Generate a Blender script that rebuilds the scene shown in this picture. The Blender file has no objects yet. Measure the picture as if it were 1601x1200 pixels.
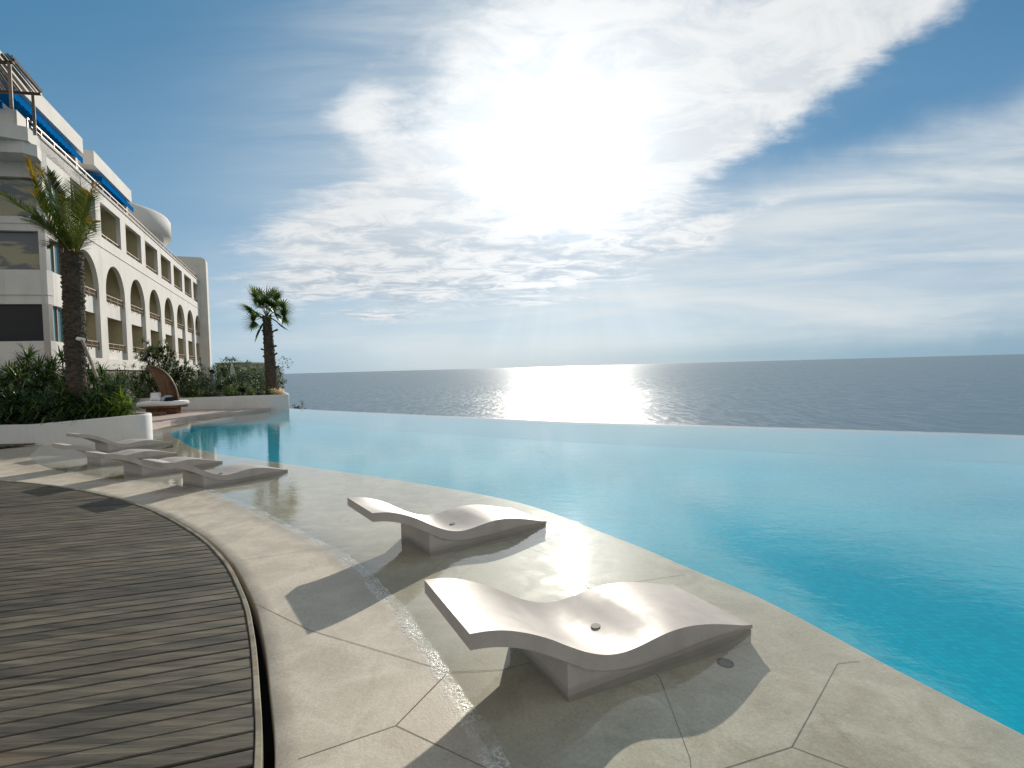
import bpy, bmesh, math, random
import numpy as np
from mathutils import Vector, Matrix, noise
R = math.radians
C = bpy.context.scene.collection
sc = bpy.context.scene
# ---------------------------------------------------------------- camera
CAM_H = 1.65
ROLL = math.atan(31 / 1160)
PITCH = math.atan((600 - 574.3) / 800 * math.cos(ROLL))
cam_d = bpy.data.cameras.new('camera')
cam_d.sensor_width = 36; cam_d.lens = 36 * 800 / 1601
cam_d.clip_start = 0.05; cam_d.clip_end = 200000
cam = bpy.data.objects.new('camera', cam_d); C.objects.link(cam)
F_ = Vector((0, math.cos(PITCH), -math.sin(PITCH)))
U0 = Vector((0, math.sin(PITCH), math.cos(PITCH))); R0 = Vector((1, 0, 0))
R_ = R0 * math.cos(ROLL) - U0 * math.sin(ROLL)
U_ = U0 * math.cos(ROLL) + R0 * math.sin(ROLL)
m = Matrix((R_, U_, -F_)).transposed().to_4x4(); m.translation = (0, 0, CAM_H)
cam.matrix_world = m
sc.camera = cam
# ---------------------------------------------------------------- render / exposure
sc.view_settings.view_transform = 'Standard'
sc.view_settings.look = 'None'
sc.view_settings.exposure = 0.68
sc.view_settings.gamma = 1
sc.cycles.use_denoising = True
sc.cycles.max_bounces = 8
sc.cycles.transparent_max_bounces = 12
sc.cycles.sample_clamp_indirect = 8
# ---------------------------------------------------------------- sun
SUN_AZ, SUN_EL = 6.5, 22.0
sd = bpy.data.lights.new('sun', 'SUN'); sd.energy = 3.1; sd.angle = R(0.6); sd.color = (1, .92, .80)
sun = bpy.data.objects.new('sun', sd); C.objects.link(sun)
sdir = Vector((math.sin(R(SUN_AZ)) * math.cos(R(SUN_EL)), math.cos(R(SUN_AZ)) * math.cos(R(SUN_EL)), math.sin(R(SUN_EL))))
sun.rotation_euler = sdir.to_track_quat('Z', 'Y').to_euler()

# ---------------------------------------------------------------- node helpers
class NT:
    def __init__(s, nt): s.nt = nt; s.N = nt.nodes; s.L = nt.links
    def new(s, t, **k):
        n = s.N.new(t)
        for a, b in k.items(): setattr(n, a, b)
        return n
    def put(s, sock, v):
        if hasattr(v, 'node'): s.L.new(v, sock)
        elif v is not None:
            if isinstance(v, (tuple, list)) and sock.type == 'RGBA' and len(v) == 3: v = (*v, 1)
            sock.default_value = v
    def m(s, op, a, b=None, c=None, clamp=False):
        n = s.new('ShaderNodeMath', operation=op, use_clamp=clamp)
        s.put(n.inputs[0], a); s.put(n.inputs[1], b); s.put(n.inputs[2], c)
        return n.outputs[0]
    def vm(s, op, a, b=None, scale=None):
        n = s.new('ShaderNodeVectorMath', operation=op); s.put(n.inputs[0], a); s.put(n.inputs[1], b)
        if scale is not None: s.put(n.inputs['Scale'], scale)
        return n.outputs['Value' if op in ('DOT_PRODUCT', 'LENGTH') else 'Vector']
    def mix(s, f, a, b, mode='MIX'):
        n = s.new('ShaderNodeMix', data_type='RGBA', blend_type=mode)
        s.put(n.inputs[0], f); s.put(n.inputs[6], a); s.put(n.inputs[7], b)
        return n.outputs[2]
    def noise(s, vec, scale, detail=4, rough=.5, dist=0, dim='3D'):
        n = s.new('ShaderNodeTexNoise', noise_dimensions=dim)
        if vec is not None: s.L.new(vec, n.inputs['Vector'])
        n.inputs['Scale'].default_value = scale; n.inputs['Detail'].default_value = detail
        n.inputs['Roughness'].default_value = rough; n.inputs['Distortion'].default_value = dist
        return n.outputs[0]
    def ss(s, x, a, b, o0=0, o1=1):
        n = s.new('ShaderNodeMapRange', interpolation_type='SMOOTHSTEP')
        s.put(n.inputs[0], x); s.put(n.inputs[1], a); s.put(n.inputs[2], b); s.put(n.inputs[3], o0); s.put(n.inputs[4], o1)
        return n.outputs[0]
    def lin(s, x, a, b, o0=0, o1=1):
        n = s.new('ShaderNodeMapRange')
        s.put(n.inputs[0], x); s.put(n.inputs[1], a); s.put(n.inputs[2], b); s.put(n.inputs[3], o0); s.put(n.inputs[4], o1)
        return n.outputs[0]
    def comb(s, x, y, z):
        n = s.new('ShaderNodeCombineXYZ')
        for i, v in enumerate((x, y, z)): s.put(n.inputs[i], v)
        return n.outputs[0]
    def sep(s, v):
        n = s.new('ShaderNodeSeparateXYZ'); s.L.new(v, n.inputs[0]); return n.outputs
    def mapping(s, vec, rot=(0, 0, 0), scale=(1, 1, 1), loc=(0, 0, 0)):
        n = s.new('ShaderNodeMapping'); s.L.new(vec, n.inputs[0])
        n.inputs['Rotation'].default_value = rot; n.inputs['Scale'].default_value = scale; n.inputs['Location'].default_value = loc
        return n.outputs[0]

# ---------------------------------------------------------------- sky
def build_world():
    w = bpy.data.worlds.new('World'); sc.world = w; w.use_nodes = True
    t = NT(w.node_tree); t.N.clear()
    out = t.new('ShaderNodeOutputWorld'); bg = t.new('ShaderNodeBackground')
    t.L.new(bg.outputs[0], out.inputs[0])
    sky = t.new('ShaderNodeTexSky', sky_type='NISHITA')
    sky.sun_disc = False; sky.sun_elevation = R(SUN_EL); sky.sun_rotation = R(SUN_AZ)
    sky.air_density = 1.0; sky.dust_density = .6; sky.ozone_density = 2.0
    d = t.new('ShaderNodeTexCoord').outputs['Generated']
    d = t.vm('NORMALIZE', d)
    X, Y, Z = t.sep(d)
    Yc = t.m('MAXIMUM', Y, .08)
    u = t.m('DIVIDE', X, Yc); v = t.m('DIVIDE', Z, Yc)
    front = t.ss(Y, .05, .35)
    # warp
    zz = t.m('ADD', t.m('MAXIMUM', Z, 0), .10)
    pl = t.comb(t.m('DIVIDE', X, zz), t.m('DIVIDE', Y, zz), 0)       # cloud deck seen in perspective
    plr = t.mapping(pl, rot=(0, 0, R(-38)), scale=(.55, 1.5, 1))
    n1 = t.noise(plr, 1.35, 7, .60, .35)
    n2 = t.noise(t.mapping(pl, rot=(0, 0, R(-50)), loc=(3, 7, 1), scale=(1, 1.5, 1)), 3.4, 8, .66, .6)
    n3 = t.noise(t.comb(u, t.m('MULTIPLY', v, 2.6), 2.), 2.2, 6, .6, .4)
    fine = t.noise(t.mapping(pl, rot=(0, 0, R(20)), scale=(1, 1.8, 1)), 13, 5, .65, .2)
    ww = t.m('MULTIPLY', t.m('SUBTRACT', n3, .5), .16)
    uw = t.m('ADD', u, ww); vw = t.m('ADD', v, t.m('MULTIPLY', t.m('SUBTRACT', t.noise(t.comb(u, v, 9.), 4, 5, .6), .5), .12))
    def UV(px, py):
        r = F_ * 800 + R_ * (px - 800.5) - U_ * (py - 600)
        return r.x / r.y, r.z / r.y
    def blob(px, py, ra, rb, ang, wt, uu=uw, vv=vw, p=1.):
        cu, cv = UV(px, py); a = R(ang); ca, sa = math.cos(a), math.sin(a)
        du = t.m('SUBTRACT', uu, cu); dv = t.m('SUBTRACT', vv, cv)
        A = t.m('MULTIPLY', t.m('ADD', t.m('MULTIPLY', du, ca), t.m('MULTIPLY', dv, sa)), 800 / ra)
        B = t.m('MULTIPLY', t.m('SUBTRACT', t.m('MULTIPLY', dv, ca), t.m('MULTIPLY', du, sa)), 800 / rb)
        q = t.m('ADD', t.m('MULTIPLY', A, A), t.m('MULTIPLY', B, B))
        g = t.m('POWER', 2.71828, t.m('MULTIPLY', q, -p))
        return t.m('MULTIPLY', g, wt)
    def total(L):
        s_ = None
        for b in L:
            g = blob(*b); s_ = g if s_ is None else t.m('ADD', s_, g)
        return s_
    M = total([(890, 200, 190, 190, 0, 1.0), (1250, 80, 370, 78, 31, 1.15), (1010, 90, 230, 120, 45, .75), (690, 325, 250, 115, 12, 1.15),
               (640, 405, 220, 45, 4, .85), (900, 400, 200, 60, 0, .45), (555, 165, 60, 26, 20, .55), (600, 235, 90, 26, -30, .45),
               (760, 90, 150, 120, 60, .38), (1140, 340, 110, 16, 14, .55), (1060, 375, 90, 28, 5, .45), (590, 489, 70, 6, 3, .5),
               (540, 130, 60, 20, 35, .25), (1350, 25, 200, 60, 30, .35)])
    dens = t.m('ADD', M, t.m('ADD', t.m('MULTIPLY', t.m('SUBTRACT', n1, .5), 1.25), t.m('ADD', t.m('MULTIPLY', t.m('SUBTRACT', n2, .5), .5), t.m('MULTIPLY', t.m('SUBTRACT', fine, .5), .22))))
    dens = t.ss(dens, .26, .80)
    dens = t.m('MULTIPLY', dens, t.ss(M, .04, .30))
    # smooth pale veils
    V = total([(1460, 300, 420, 70, 15, 1.0), (1350, 400, 480, 85, 6, .75), (1080, 330, 330, 40, 9, .75), (1400, 500, 330, 26, 2, .5), (1000, 430, 260, 60, 5, .45), (620, 525, 420, 22, 1, .35),
               (1100, 500, 420, 38, 3, .35), (800, 460, 300, 130, 0, .28), (500, 440, 220, 34, 3, .33), (760, 120, 300, 190, 30, .42), (1480, 220, 160, 25, 20, .12)])
    streak = t.noise(t.comb(t.m('ADD', u, t.m('MULTIPLY', v, .3)), t.m('MULTIPLY', v, 9), 5.), 1.6, 6, .6, .5)
    veil = t.m('MULTIPLY', t.m('DIVIDE', V, t.m('ADD', V, .28)), t.m('ADD', .45, t.m('MULTIPLY', t.ss(streak, .22, .80), 1.0)), clamp=True)
    holes = total([(1380, 165, 330, 50, 20, 1.0), (1290, 455, 200, 6, 5, .0)])
    veil = t.m('MULTIPLY', veil, t.m('SUBTRACT', 1, holes, clamp=True))
    deep = holes
    # elsewhere (behind and overhead): unseen broken cloud, brightened to lift the shadows
    back = t.m('MULTIPLY', t.ss(n1, .35, .6, .45, 1), t.m('SUBTRACT', 1, front))
    # glow of the sun through the cloud
    cs = t.vm('DOT_PRODUCT', d, tuple(sdir))
    ang = t.m('MULTIPLY', t.m('ARCCOSINE', t.m('MINIMUM', cs, .99999)), 180 / math.pi)
    ang = t.m('MULTIPLY', ang, t.m('ADD', 1, t.m('ADD', t.m('MULTIPLY', t.m('SUBTRACT', n3, .5), 1.1), t.m('MULTIPLY', t.m('SUBTRACT', n2, .5), .5))))
    g1 = t.m('POWER', 2.71828, t.m('MULTIPLY', t.m('POWER', t.m('DIVIDE', ang, 5.2), 2), -1))
    g3 = t.m('POWER', 2.71828, t.m('MULTIPLY', t.m('POWER', t.m('DIVIDE', ang, 12), 2), -1))
    g2 = t.m('POWER', 2.71828, t.m('DIVIDE', ang, -19))
    # sky base
    base = t.mix(1., sky.outputs[0], (SKY_K * .80, SKY_K * .88, SKY_K * 1.08), 'MULTIPLY')
    # pull the clear sky toward the soft teal blue of humid tropical air
    el = t.ss(v, .0, .75)
    clear = t.mix(el, (.165, .285, .385), (.046, .148, .255))
    left = t.ss(u, .2, 1.0)
    clear = t.mix(t.m('MULTIPLY', left, .30), clear, (.02, .10, .22))
    base = t.mix(SKY_MIX, base, clear)
    base = t.mix(t.m('MULTIPLY', deep, .55), base, (.055, .165, .295))
    cb = t.m('ADD', .47, t.m('ADD', t.m('MULTIPLY', g1, .55), t.m('ADD', t.m('MULTIPLY', g3, .10), t.m('MULTIPLY', g2, .12))))
    shade = t.ss(n2, .36, .60, t.ss(v, .12, .40, .70, .90), 1.06)
    cloud = t.mix(1., (.93, .97, 1.0), t.comb(t.m('MULTIPLY', cb, t.m('POWER', shade, 1.5)), t.m('MULTIPLY', cb, t.m('POWER', shade, 1.15)), t.m('MULTIPLY', cb, t.m('POWER', shade, .85))), 'MULTIPLY')
    col = t.mix(t.m('MULTIPLY', veil, .95), base, (.43, .465, .48))
    col = t.mix(back, col, (.42, .405, .385))
    col = t.mix(dens, col, cloud)
    # light shafts below the cloud
    su, sv = UV(884, 240)
    ra = t.m('ARCTAN2', t.m('SUBTRACT', u, su), t.m('SUBTRACT', sv, v))
    rn = t.noise(t.comb(ra, 0., 0.), 3.2, 3, .5)
    rm = t.m('MULTIPLY', t.m('MULTIPLY', t.ss(v, .25, .14), t.ss(v, -.02, .05)), t.m('POWER', 2.71828, t.m('MULTIPLY', t.m('POWER', ra, 2), -2.2)))
    sh = t.m('MULTIPLY', rm, t.m('ADD', .02, t.m('MULTIPLY', t.ss(rn, .35, .70), .05)))
    add = t.m('ADD', t.m('ADD', t.m('MULTIPLY', g1, .13), t.m('MULTIPLY', g2, .05)), sh)
    col = t.mix(1., col, t.comb(add, add, add), 'ADD')
    # darker bank low on the horizon to the right
    hb = t.m('MULTIPLY', blob(1330, 552, 420, 26, 1, .50, uu=u, vv=t.m('ADD', v, t.m('MULTIPLY', ww, .2))), front)
    col = t.mix(hb, col, (.155, .265, .330))
    dim = 1.0
    t.L.new(col, bg.inputs[0])
    bg.inputs[1].default_value = 1.0
SKY_K, SKY_MIX = .06, .85
build_world()

# ---------------------------------------------------------------- materials
MATS = {}
def mat(name):
    m_ = bpy.data.materials.new(name); m_.use_nodes = True; MATS[name] = m_
    t = NT(m_.node_tree); t.N.clear()
    t.out = t.new('ShaderNodeOutputMaterial')
    return m_, t
def pbsdf(t, col, rough=.6, spec=.4, normal=None, metal=0):
    p = t.new('ShaderNodeBsdfPrincipled')
    t.put(p.inputs['Base Color'], col); t.put(p.inputs['Roughness'], rough)
    p.inputs['Specular IOR Level'].default_value = spec; p.inputs['Metallic'].default_value = metal
    if normal is not None: t.L.new(normal, p.inputs['Normal'])
    t.L.new(p.outputs[0], t.out.inputs[0])
    return p
def bump(t, h, strength=.3, dist=.01, normal=None):
    b = t.new('ShaderNodeBump'); b.inputs['Strength'].default_value = strength; b.inputs['Distance'].default_value = dist
    t.L.new(h, b.inputs['Height'])
    if normal is not None: t.L.new(normal, b.inputs['Normal'])
    return b.outputs[0]
def oc(t): return t.new('ShaderNodeTexCoord').outputs['Object']
def wc(t): return t.new('ShaderNodeNewGeometry').outputs['Position']
def isl(t): return t.new('ShaderNodeNewGeometry').outputs['Random Per Island']
def simple(name, col, rough=.6, spec=.4, var=.12, scale=3, bumps=.15, bscale=40, bd=.004, metal=0):
    m_, t = mat(name); P = wc(t)
    n = t.noise(P, scale, 5, .6); f = t.noise(P, scale * 14, 3, .6)
    k = t.m('ADD', t.lin(n, .3, .7, 1 - var, 1 + var), t.lin(f, .3, .7, -var * .4, var * .4))
    c = t.mix(1., col, t.comb(k, k, k), 'MULTIPLY')
    pbsdf(t, c, rough, spec, bump(t, t.noise(P, bscale, 4, .6), bumps, bd), metal)
    return m_

def mk_terrace():
    m_, t = mat('terrace_stone'); P = wc(t)
    big = t.noise(P, .7, 5, .6); mid = t.noise(P, 3.2, 6, .65, .6); fine = t.noise(P, 60, 4, .7); sp = t.noise(P, 170, 3, .7)
    c = t.mix(t.ss(mid, .35, .7), (.39, .342, .268), (.51, .462, .378))
    c = t.mix(t.m('MULTIPLY', t.ss(big, .4, .7), .5), c, (.42, .37, .30))
    stain = t.ss(t.noise(t.mapping(P, rot=(0, 0, R(40)), scale=(1, .35, 1)), 2.1, 7, .7, 1.2), .56, .72)
    c = t.mix(t.m('MULTIPLY', stain, .5), c, (.27, .215, .155))
    k = t.m('ADD', t.lin(fine, .3, .7, .86, 1.12), t.lin(sp, .3, .7, -.12, .12))
    c = t.mix(1., c, t.comb(k, k, k), 'MULTIPLY')
    h = t.m('ADD', t.noise(P, 90, 4, .7), t.m('MULTIPLY', mid, 1.5))
    z = t.sep(P)[2]
    wet = t.m('MULTIPLY', t.ss(z, .0045, .0005), t.ss(t.noise(P, 5, 4, .6), .2, .6, .5, 1))
    c = t.mix(t.m('MULTIPLY', t.m('MULTIPLY', wet, .32), t.ss(z, -.03, -.004, .15, 1)), c, (.23, .20, .155))
    p = pbsdf(t, c, t.m('SUBTRACT', t.ss(mid, .3, .7, .48, .66), t.m('MULTIPLY', t.ss(z, .0045, .0005), .12)), .4, bump(t, h, .35, .003))
    t.L.new(t.ss(z, -.006, -.0005, .02, .30), p.inputs['Specular IOR Level'])      # gloss vanishes below the waterline
mk_terrace()
def mk_wood(name, c0, c1, ang, along=1.2, across=16):
    m_, t = mat(name); P = wc(t); r = isl(t)
    Pr = t.vm('ADD', t.mapping(P, rot=(0, 0, -ang), scale=(along, across, 1)), t.comb(t.m('MULTIPLY', r, 31), t.m('MULTIPLY', r, 57), 0))
    g = t.noise(Pr, 1.2, 7, .65, .5); g2 = t.noise(t.mapping(Pr, scale=(1, 5, 1)), 1.6, 6, .7); pat = t.noise(P, 1.4, 5, .65, .7)
    c = t.mix(t.ss(g, .32, .7), c0, c1)
    c = t.mix(t.m('MULTIPLY', t.ss(g2, .5, .75), .55), c, tuple(x * .40 for x in c0))
    warm = t.ss(t.noise(Pr, .7, 3, .5), .55, .75)
    c = t.mix(t.m('MULTIPLY', warm, .55), c, (c1[0] * 1.0, c1[1] * .70, c1[2] * .55))
    k = t.m('MULTIPLY', t.lin(r, 0, 1, .74, 1.24), t.lin(pat, .3, .7, .78, 1.2))
    c = t.mix(1., c, t.comb(k, k, t.m('MULTIPLY', k, .98)), 'MULTIPLY')
    pbsdf(t, c, t.ss(g, .3, .7, .5, .72), .35, bump(t, t.m('ADD', g, t.m('MULTIPLY', g2, .8)), .7, .004))
DECK_ANG = R(17)
mk_wood('deck_wood', (.040, .036, .026), (.122, .104, .074), DECK_ANG)
mk_wood('edge_wood', (.13, .115, .08), (.26, .23, .17), R(60), 3, 5)
mk_wood('warm_wood', (.10, .052, .026), (.22, .12, .062), 0, 4, 8)
mk_wood('grey_wood', (.13, .11, .09), (.27, .23, .18), 0, 3, 8)
def mk_lounger():
    m_, t = mat('cast_stone'); P = oc(t)
    big = t.noise(P, 3, 5, .6, .4); fine = t.noise(P, 120, 4, .7)
    c = t.mix(t.ss(big, .35, .7), (.36, .328, .298), (.43, .398, .365))
    dots = t.ss(t.noise(P, 55, 2, .5), .69, .76)
    c = t.mix(t.m('MULTIPLY', dots, .12), c, (.30, .24, .2))
    k = t.lin(fine, .3, .7, .92, 1.07)
    c = t.mix(1., c, t.comb(k, k, k), 'MULTIPLY')
    wet = t.ss(t.sep(P)[2], .055, .02)          # water-stained skirt just above the waterline
    c = t.mix(t.m('MULTIPLY', wet, .45), c, (.25, .22, .18))
    pbsdf(t, c, t.ss(t.noise(P, 9, 5, .6), .3, .7, .42, .52), .22, bump(t, t.m('ADD', fine, t.m('MULTIPLY', t.noise(P, 7, 3, .5), 2.)), .10, .002))
mk_lounger()
def mk_floor():
    m_, t = mat('pool_tile'); P = wc(t)
    br = t.new('ShaderNodeTexBrick'); t.L.new(P, br.inputs[0]); br.offset = 0
    br.inputs['Scale'].default_value = 1; br.inputs['Brick Width'].default_value = .05; br.inputs['Row Height'].default_value = .05; br.inputs['Mortar Size'].default_value = .003
    br.inputs['Color1'].default_value = (.001, .35, .50, 1); br.inputs['Color2'].default_value = (.002, .41, .56, 1); br.inputs['Mortar'].default_value = (.004, .33, .45, 1)
    big = t.noise(P, .35, 3, .5)
    k = t.lin(big, .3, .7, .88, 1.12)
    c = t.mix(1., br.outputs[0], t.comb(k, k, k), 'MULTIPLY')
    pbsdf(t, c, .8, .03)          # under water the tile has next to no gloss of its own
mk_floor()
def mk_water():
    m_, t = mat('pool_water'); P = wc(t)
    wind = t.noise(P, .45, 3, .5)
    a = t.noise(t.mapping(P, rot=(0, 0, R(20)), scale=(1, 1.7, 1)), 2.4, 4, .55, .6)
    b = t.noise(t.mapping(P, rot=(0, 0, R(-15)), scale=(1, 1.5, 1)), 9, 3, .55, .4)
    h = t.m('ADD', t.m('MULTIPLY', a, .5), t.m('MULTIPLY', b, t.lin(wind, .35, .65, .08, .24)))
    nrm = bump(t, h, 1.0, .0048)
    cth = t.m('ABSOLUTE', t.vm('DOT_PRODUCT', t.new('ShaderNodeNewGeometry').outputs['Incoming'], nrm), clamp=True)   # same from above and below
    fr = t.m('ADD', .02, t.m('MULTIPLY', .98, t.m('POWER', t.m('SUBTRACT', 1, cth), 4.3)))
    gl = t.new('ShaderNodeBsdfGlossy'); gl.inputs['Roughness'].default_value = .034; gl.inputs['Color'].default_value = (1, 1, 1, 1); t.L.new(nrm, gl.inputs['Normal'])
    tr = t.new('ShaderNodeBsdfTransparent'); tr.inputs[0].default_value = (.945, .975, .958, 1)
    mx = t.new('ShaderNodeMixShader'); t.L.new(fr, mx.inputs[0]); t.L.new(tr.outputs[0], mx.inputs[1]); t.L.new(gl.outputs[0], mx.inputs[2])
    t.L.new(mx.outputs[0], t.out.inputs[0])
    m_, t = mat('sea_water'); P = wc(t)
    a = t.noise(t.mapping(P, rot=(0, 0, R(12)), scale=(.6, 1, 1)), .9, 8, .70, .5)
    s_ = t.noise(t.mapping(P, rot=(0, 0, R(-8)), scale=(.45, 1, 1)), .30, 4, .6)
    patch = t.noise(t.mapping(P, rot=(0, 0, R(5)), scale=(.15, 1, 1)), .006, 4, .6, .4)
    h = t.m('ADD', t.m('MULTIPLY', a, t.lin(patch, .35, .65, .55, 1.15)), t.m('MULTIPLY', s_, 1.3))
    nrm = bump(t, h, 1.0, .25)
    c = t.mix(patch, (.085, .150, .20), (.118, .195, .248))
    # wind patches: rougher and smoother water side by side
    cat = t.noise(t.mapping(P, rot=(0, 0, R(6)), scale=(1, .16, 1)), .55, 7, .78, .3)
    cth = t.m('ABSOLUTE', t.vm('DOT_PRODUCT', t.new('ShaderNodeNewGeometry').outputs['Incoming'], nrm), clamp=True)
    fr = t.m('ADD', .03, t.m('MULTIPLY', .46, t.m('POWER', t.m('SUBTRACT', 1, cth), 3.)))
    fr = t.m('MULTIPLY', fr, t.ss(cat, .32, .68, .45, 1.20), clamp=True)
    di = t.new('ShaderNodeBsdfDiffuse'); t.L.new(c, di.inputs[0])
    gl = t.new('ShaderNodeBsdfGlossy'); gl.inputs['Roughness'].default_value = .215; t.L.new(nrm, gl.inputs['Normal'])
    mx = t.new('ShaderNodeMixShader'); t.L.new(fr, mx.inputs[0]); t.L.new(di.outputs[0], mx.inputs[1]); t.L.new(gl.outputs[0], mx.inputs[2]); t.L.new(mx.outputs[0], t.out.inputs[0])
mk_water()
def mk_lip():
    m_, t = mat('shore_lip'); P = wc(t)
    n = t.noise(P, 55, 4, .7); g = t.noise(P, 3.5, 4, .6)
    f = t.m('MULTIPLY', t.ss(n, .38, .62), t.ss(g, .40, .58, .12, .62))  # whitish broken coat along the waterline lip
    p = t.new('ShaderNodeBsdfPrincipled'); p.inputs['Base Color'].default_value = (.85, .84, .80, 1); p.inputs['Roughness'].default_value = .22; p.inputs['Specular IOR Level'].default_value = .8
    t.L.new(bump(t, n, .8, .004), p.inputs['Normal'])
    tr = t.new('ShaderNodeBsdfTransparent'); mx = t.new('ShaderNodeMixShader'); t.L.new(f, mx.inputs[0]); t.L.new(tr.outputs[0], mx.inputs[1]); t.L.new(p.outputs[0], mx.inputs[2]); t.L.new(mx.outputs[0], t.out.inputs[0])
mk_lip()
def leaf(name, c0, c1, tr=.35, rough=.45, c2=None):
    m_, t = mat(name); r = isl(t); P = wc(t)
    c = t.mix(r, c0, c1)
    if c2: c = t.mix(t.ss(r, .86, .92), c, c2)
    k = t.lin(t.noise(P, 3.5, 3, .6), .3, .7, .75, 1.3)
    c = t.mix(1., c, t.comb(k, k, k), 'MULTIPLY')
    p = t.new('ShaderNodeBsdfPrincipled'); t.L.new(c, p.inputs['Base Color']); p.inputs['Roughness'].default_value = rough; p.inputs['Specular IOR Level'].default_value = .4
    b = t.new('ShaderNodeBsdfTranslucent'); t.L.new(t.mix(1., c, (1.5, 1.5, .55), 'MULTIPLY'), b.inputs[0])
    mx = t.new('ShaderNodeMixShader'); mx.inputs[0].default_value = tr
    t.L.new(p.outputs[0], mx.inputs[1]); t.L.new(b.outputs[0], mx.inputs[2]); t.L.new(mx.outputs[0], t.out.inputs[0])
leaf('strap_leaf', (.016, .038, .014), (.045, .095, .028), .25, .38, (.16, .17, .06))
leaf('lime_leaf', (.05, .10, .015), (.14, .20, .03), .4)
leaf('hedge_leaf', (.022, .045, .014), (.07, .11, .028), .3, .45)
leaf('dark_leaf', (.015, .035, .012), (.04, .075, .022), .25)
leaf('palm_leaf', (.035, .058, .014), (.10, .135, .035), .3, .4)
leaf('dry_leaf', (.20, .14, .03), (.34, .23, .05), .3, .5)
leaf('fan_leaf', (.028, .055, .014), (.07, .115, .025), .35, .4)
leaf('petal', (.78, .70, .64), (.80, .58, .52), .3)
simple('pool_plain', (.003, .39, .53), .8, .03, .06, .8, .05, 30, .002)
simple('cap_grey', (.13, .12, .105), .6, .2, .08, 8, .1, 60, .001)
simple('bark', (.075, .058, .042), .9, .2, .45, 8, 1., 25, .02)
simple('palm_boot', (.075, .058, .042), .9, .2, .45, 9, 1., 30, .02)
def plaster(name, col, rough, amount, sc_):
    m_, t = mat(name); P = wc(t)
    n = t.noise(P, .9, 5, .6); f = t.noise(P, 14, 4, .6)
    st_ = t.ss(t.noise(t.mapping(P, scale=(sc_, sc_, .10)), 2.2, 6, .7, .3), .50, .72)      # rain streaks
    c = t.mix(t.m('MULTIPLY', st_, amount), col, tuple(x * y for x, y in zip(col, (.58, .56, .52))))
    k = t.m('ADD', t.lin(n, .3, .7, .93, 1.05), t.lin(f, .3, .7, -.025, .025))
    pbsdf(t, t.mix(1., c, t.comb(k, k, k), 'MULTIPLY'), rough, .25, bump(t, t.noise(P, 50, 4, .6), .25, .003))
plaster('stucco', (.63, .605, .56), .85, .30, 1.0)
plaster('planter_plaster', (.60, .59, .56), .75, .20, 5)
simple('balcony_paint', (.46, .41, .255), .85, .2, .10, 1, .1, 20, .003)
simple('soil', (.05, .037, .025), .95, .1, .3, 5, 1, 20, .02)
simple('garden_ground', (.07, .075, .035), .95, .1, .3, .6, 1, 6, .05)
simple('walk_stone', (.42, .34, .29), .6, .4, .14, 1.5, .3, 40, .003)
simple('rail_metal', (.22, .12, .075), .45, .5, .1, 3, .05, 30, .002)
simple('dark_metal', (.03, .03, .032), .5, .5, .1, 3, .05, 30, .002)
simple('steel', (.32, .31, .30), .35, .5, .1, 8, .1, 60, .001, metal=.7)
simple('awning_blue', (.003, .115, .34), 1.0, .0, .12, 2, .2, 30, .004)
simple('fabric_white', (.70, .70, .69), .9, .2, .05, 3, .3, 50, .004)
simple('fabric_grey', (.36, .38, .41), .9, .2, .08, 4, .3, 60, .004)
simple('dark_cloth', (.012, .013, .018), .85, .2, .2, 5, .3, 40, .004)
simple('grey_cloth', (.14, .15, .18), .85, .2, .15, 5, .3, 40, .004)
simple('skin', (.26, .14, .09), .55, .4, .05, 8, .1, 60, .001)
simple('hair', (.012, .010, .009), .6, .3, .2, 30, .3, 100, .002)
simple('joint_grout', (.17, .15, .125), .9, .1, .25, 20, .2, 60, .002)
simple('gap_shade', (.02, .019, .017), .95, .05, .2, 5, .2, 20, .004)
simple('reef_rock', (.07, .065, .06), .95, .2, .3, .2, 1, 1, .3)
simple('far_wall', (.30, .30, .22), .9, .1, .08, .4, .1, 6, .01)
simple('rim_glare', (.34, .42, .45), .6, .2, .06, 3, .1, 30, .002)  # pale rim colour stands in for the glare where the water spills over
def mk_rock():
    m_, t = mat('stone_wall'); P = wc(t)
    v = t.new('ShaderNodeTexVoronoi'); t.L.new(t.mapping(P, scale=(1, 1, 1.5)), v.inputs[0]); v.inputs['Scale'].default_value = 2.4
    e = t.new('ShaderNodeTexVoronoi', feature='DISTANCE_TO_EDGE'); t.L.new(t.mapping(P, scale=(1, 1, 1.5)), e.inputs[0]); e.inputs['Scale'].default_value = 2.4
    c = t.mix(t.sep(v.outputs['Color'])[0], (.10, .085, .065), (.26, .22, .17))
    c = t.mix(t.ss(e.outputs[0], .0, .06, 1, 0), c, (.06, .05, .04))
    pbsdf(t, c, .85, .2, bump(t, t.ss(e.outputs[0], 0, .12), .8, .03))
mk_rock()
def mk_glass(name, col, rough, spec=.6, pat=None):
    m_, t = mat(name); P = wc(t); c = col
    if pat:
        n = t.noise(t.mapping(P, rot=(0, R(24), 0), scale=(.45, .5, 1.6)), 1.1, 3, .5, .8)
        c = t.mix(t.ss(n, .45, .56), col, pat)  # yellowish pattern painted in for the reflection of a sunlit scene
    p = pbsdf(t, c, rough, spec)
    p.inputs['Coat Weight'].default_value = .15 if name == 'window_glass' else .6; p.inputs['Coat Roughness'].default_value = .02
mk_glass('window_glass', (.006, .007, .008), .06, .22)
mk_glass('painted_reflection_glass', (.07, .075, .07), .2, .6, (.26, .24, .12))
mk_glass('sky_glass', (.10, .27, .30), .08, .8)
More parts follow.
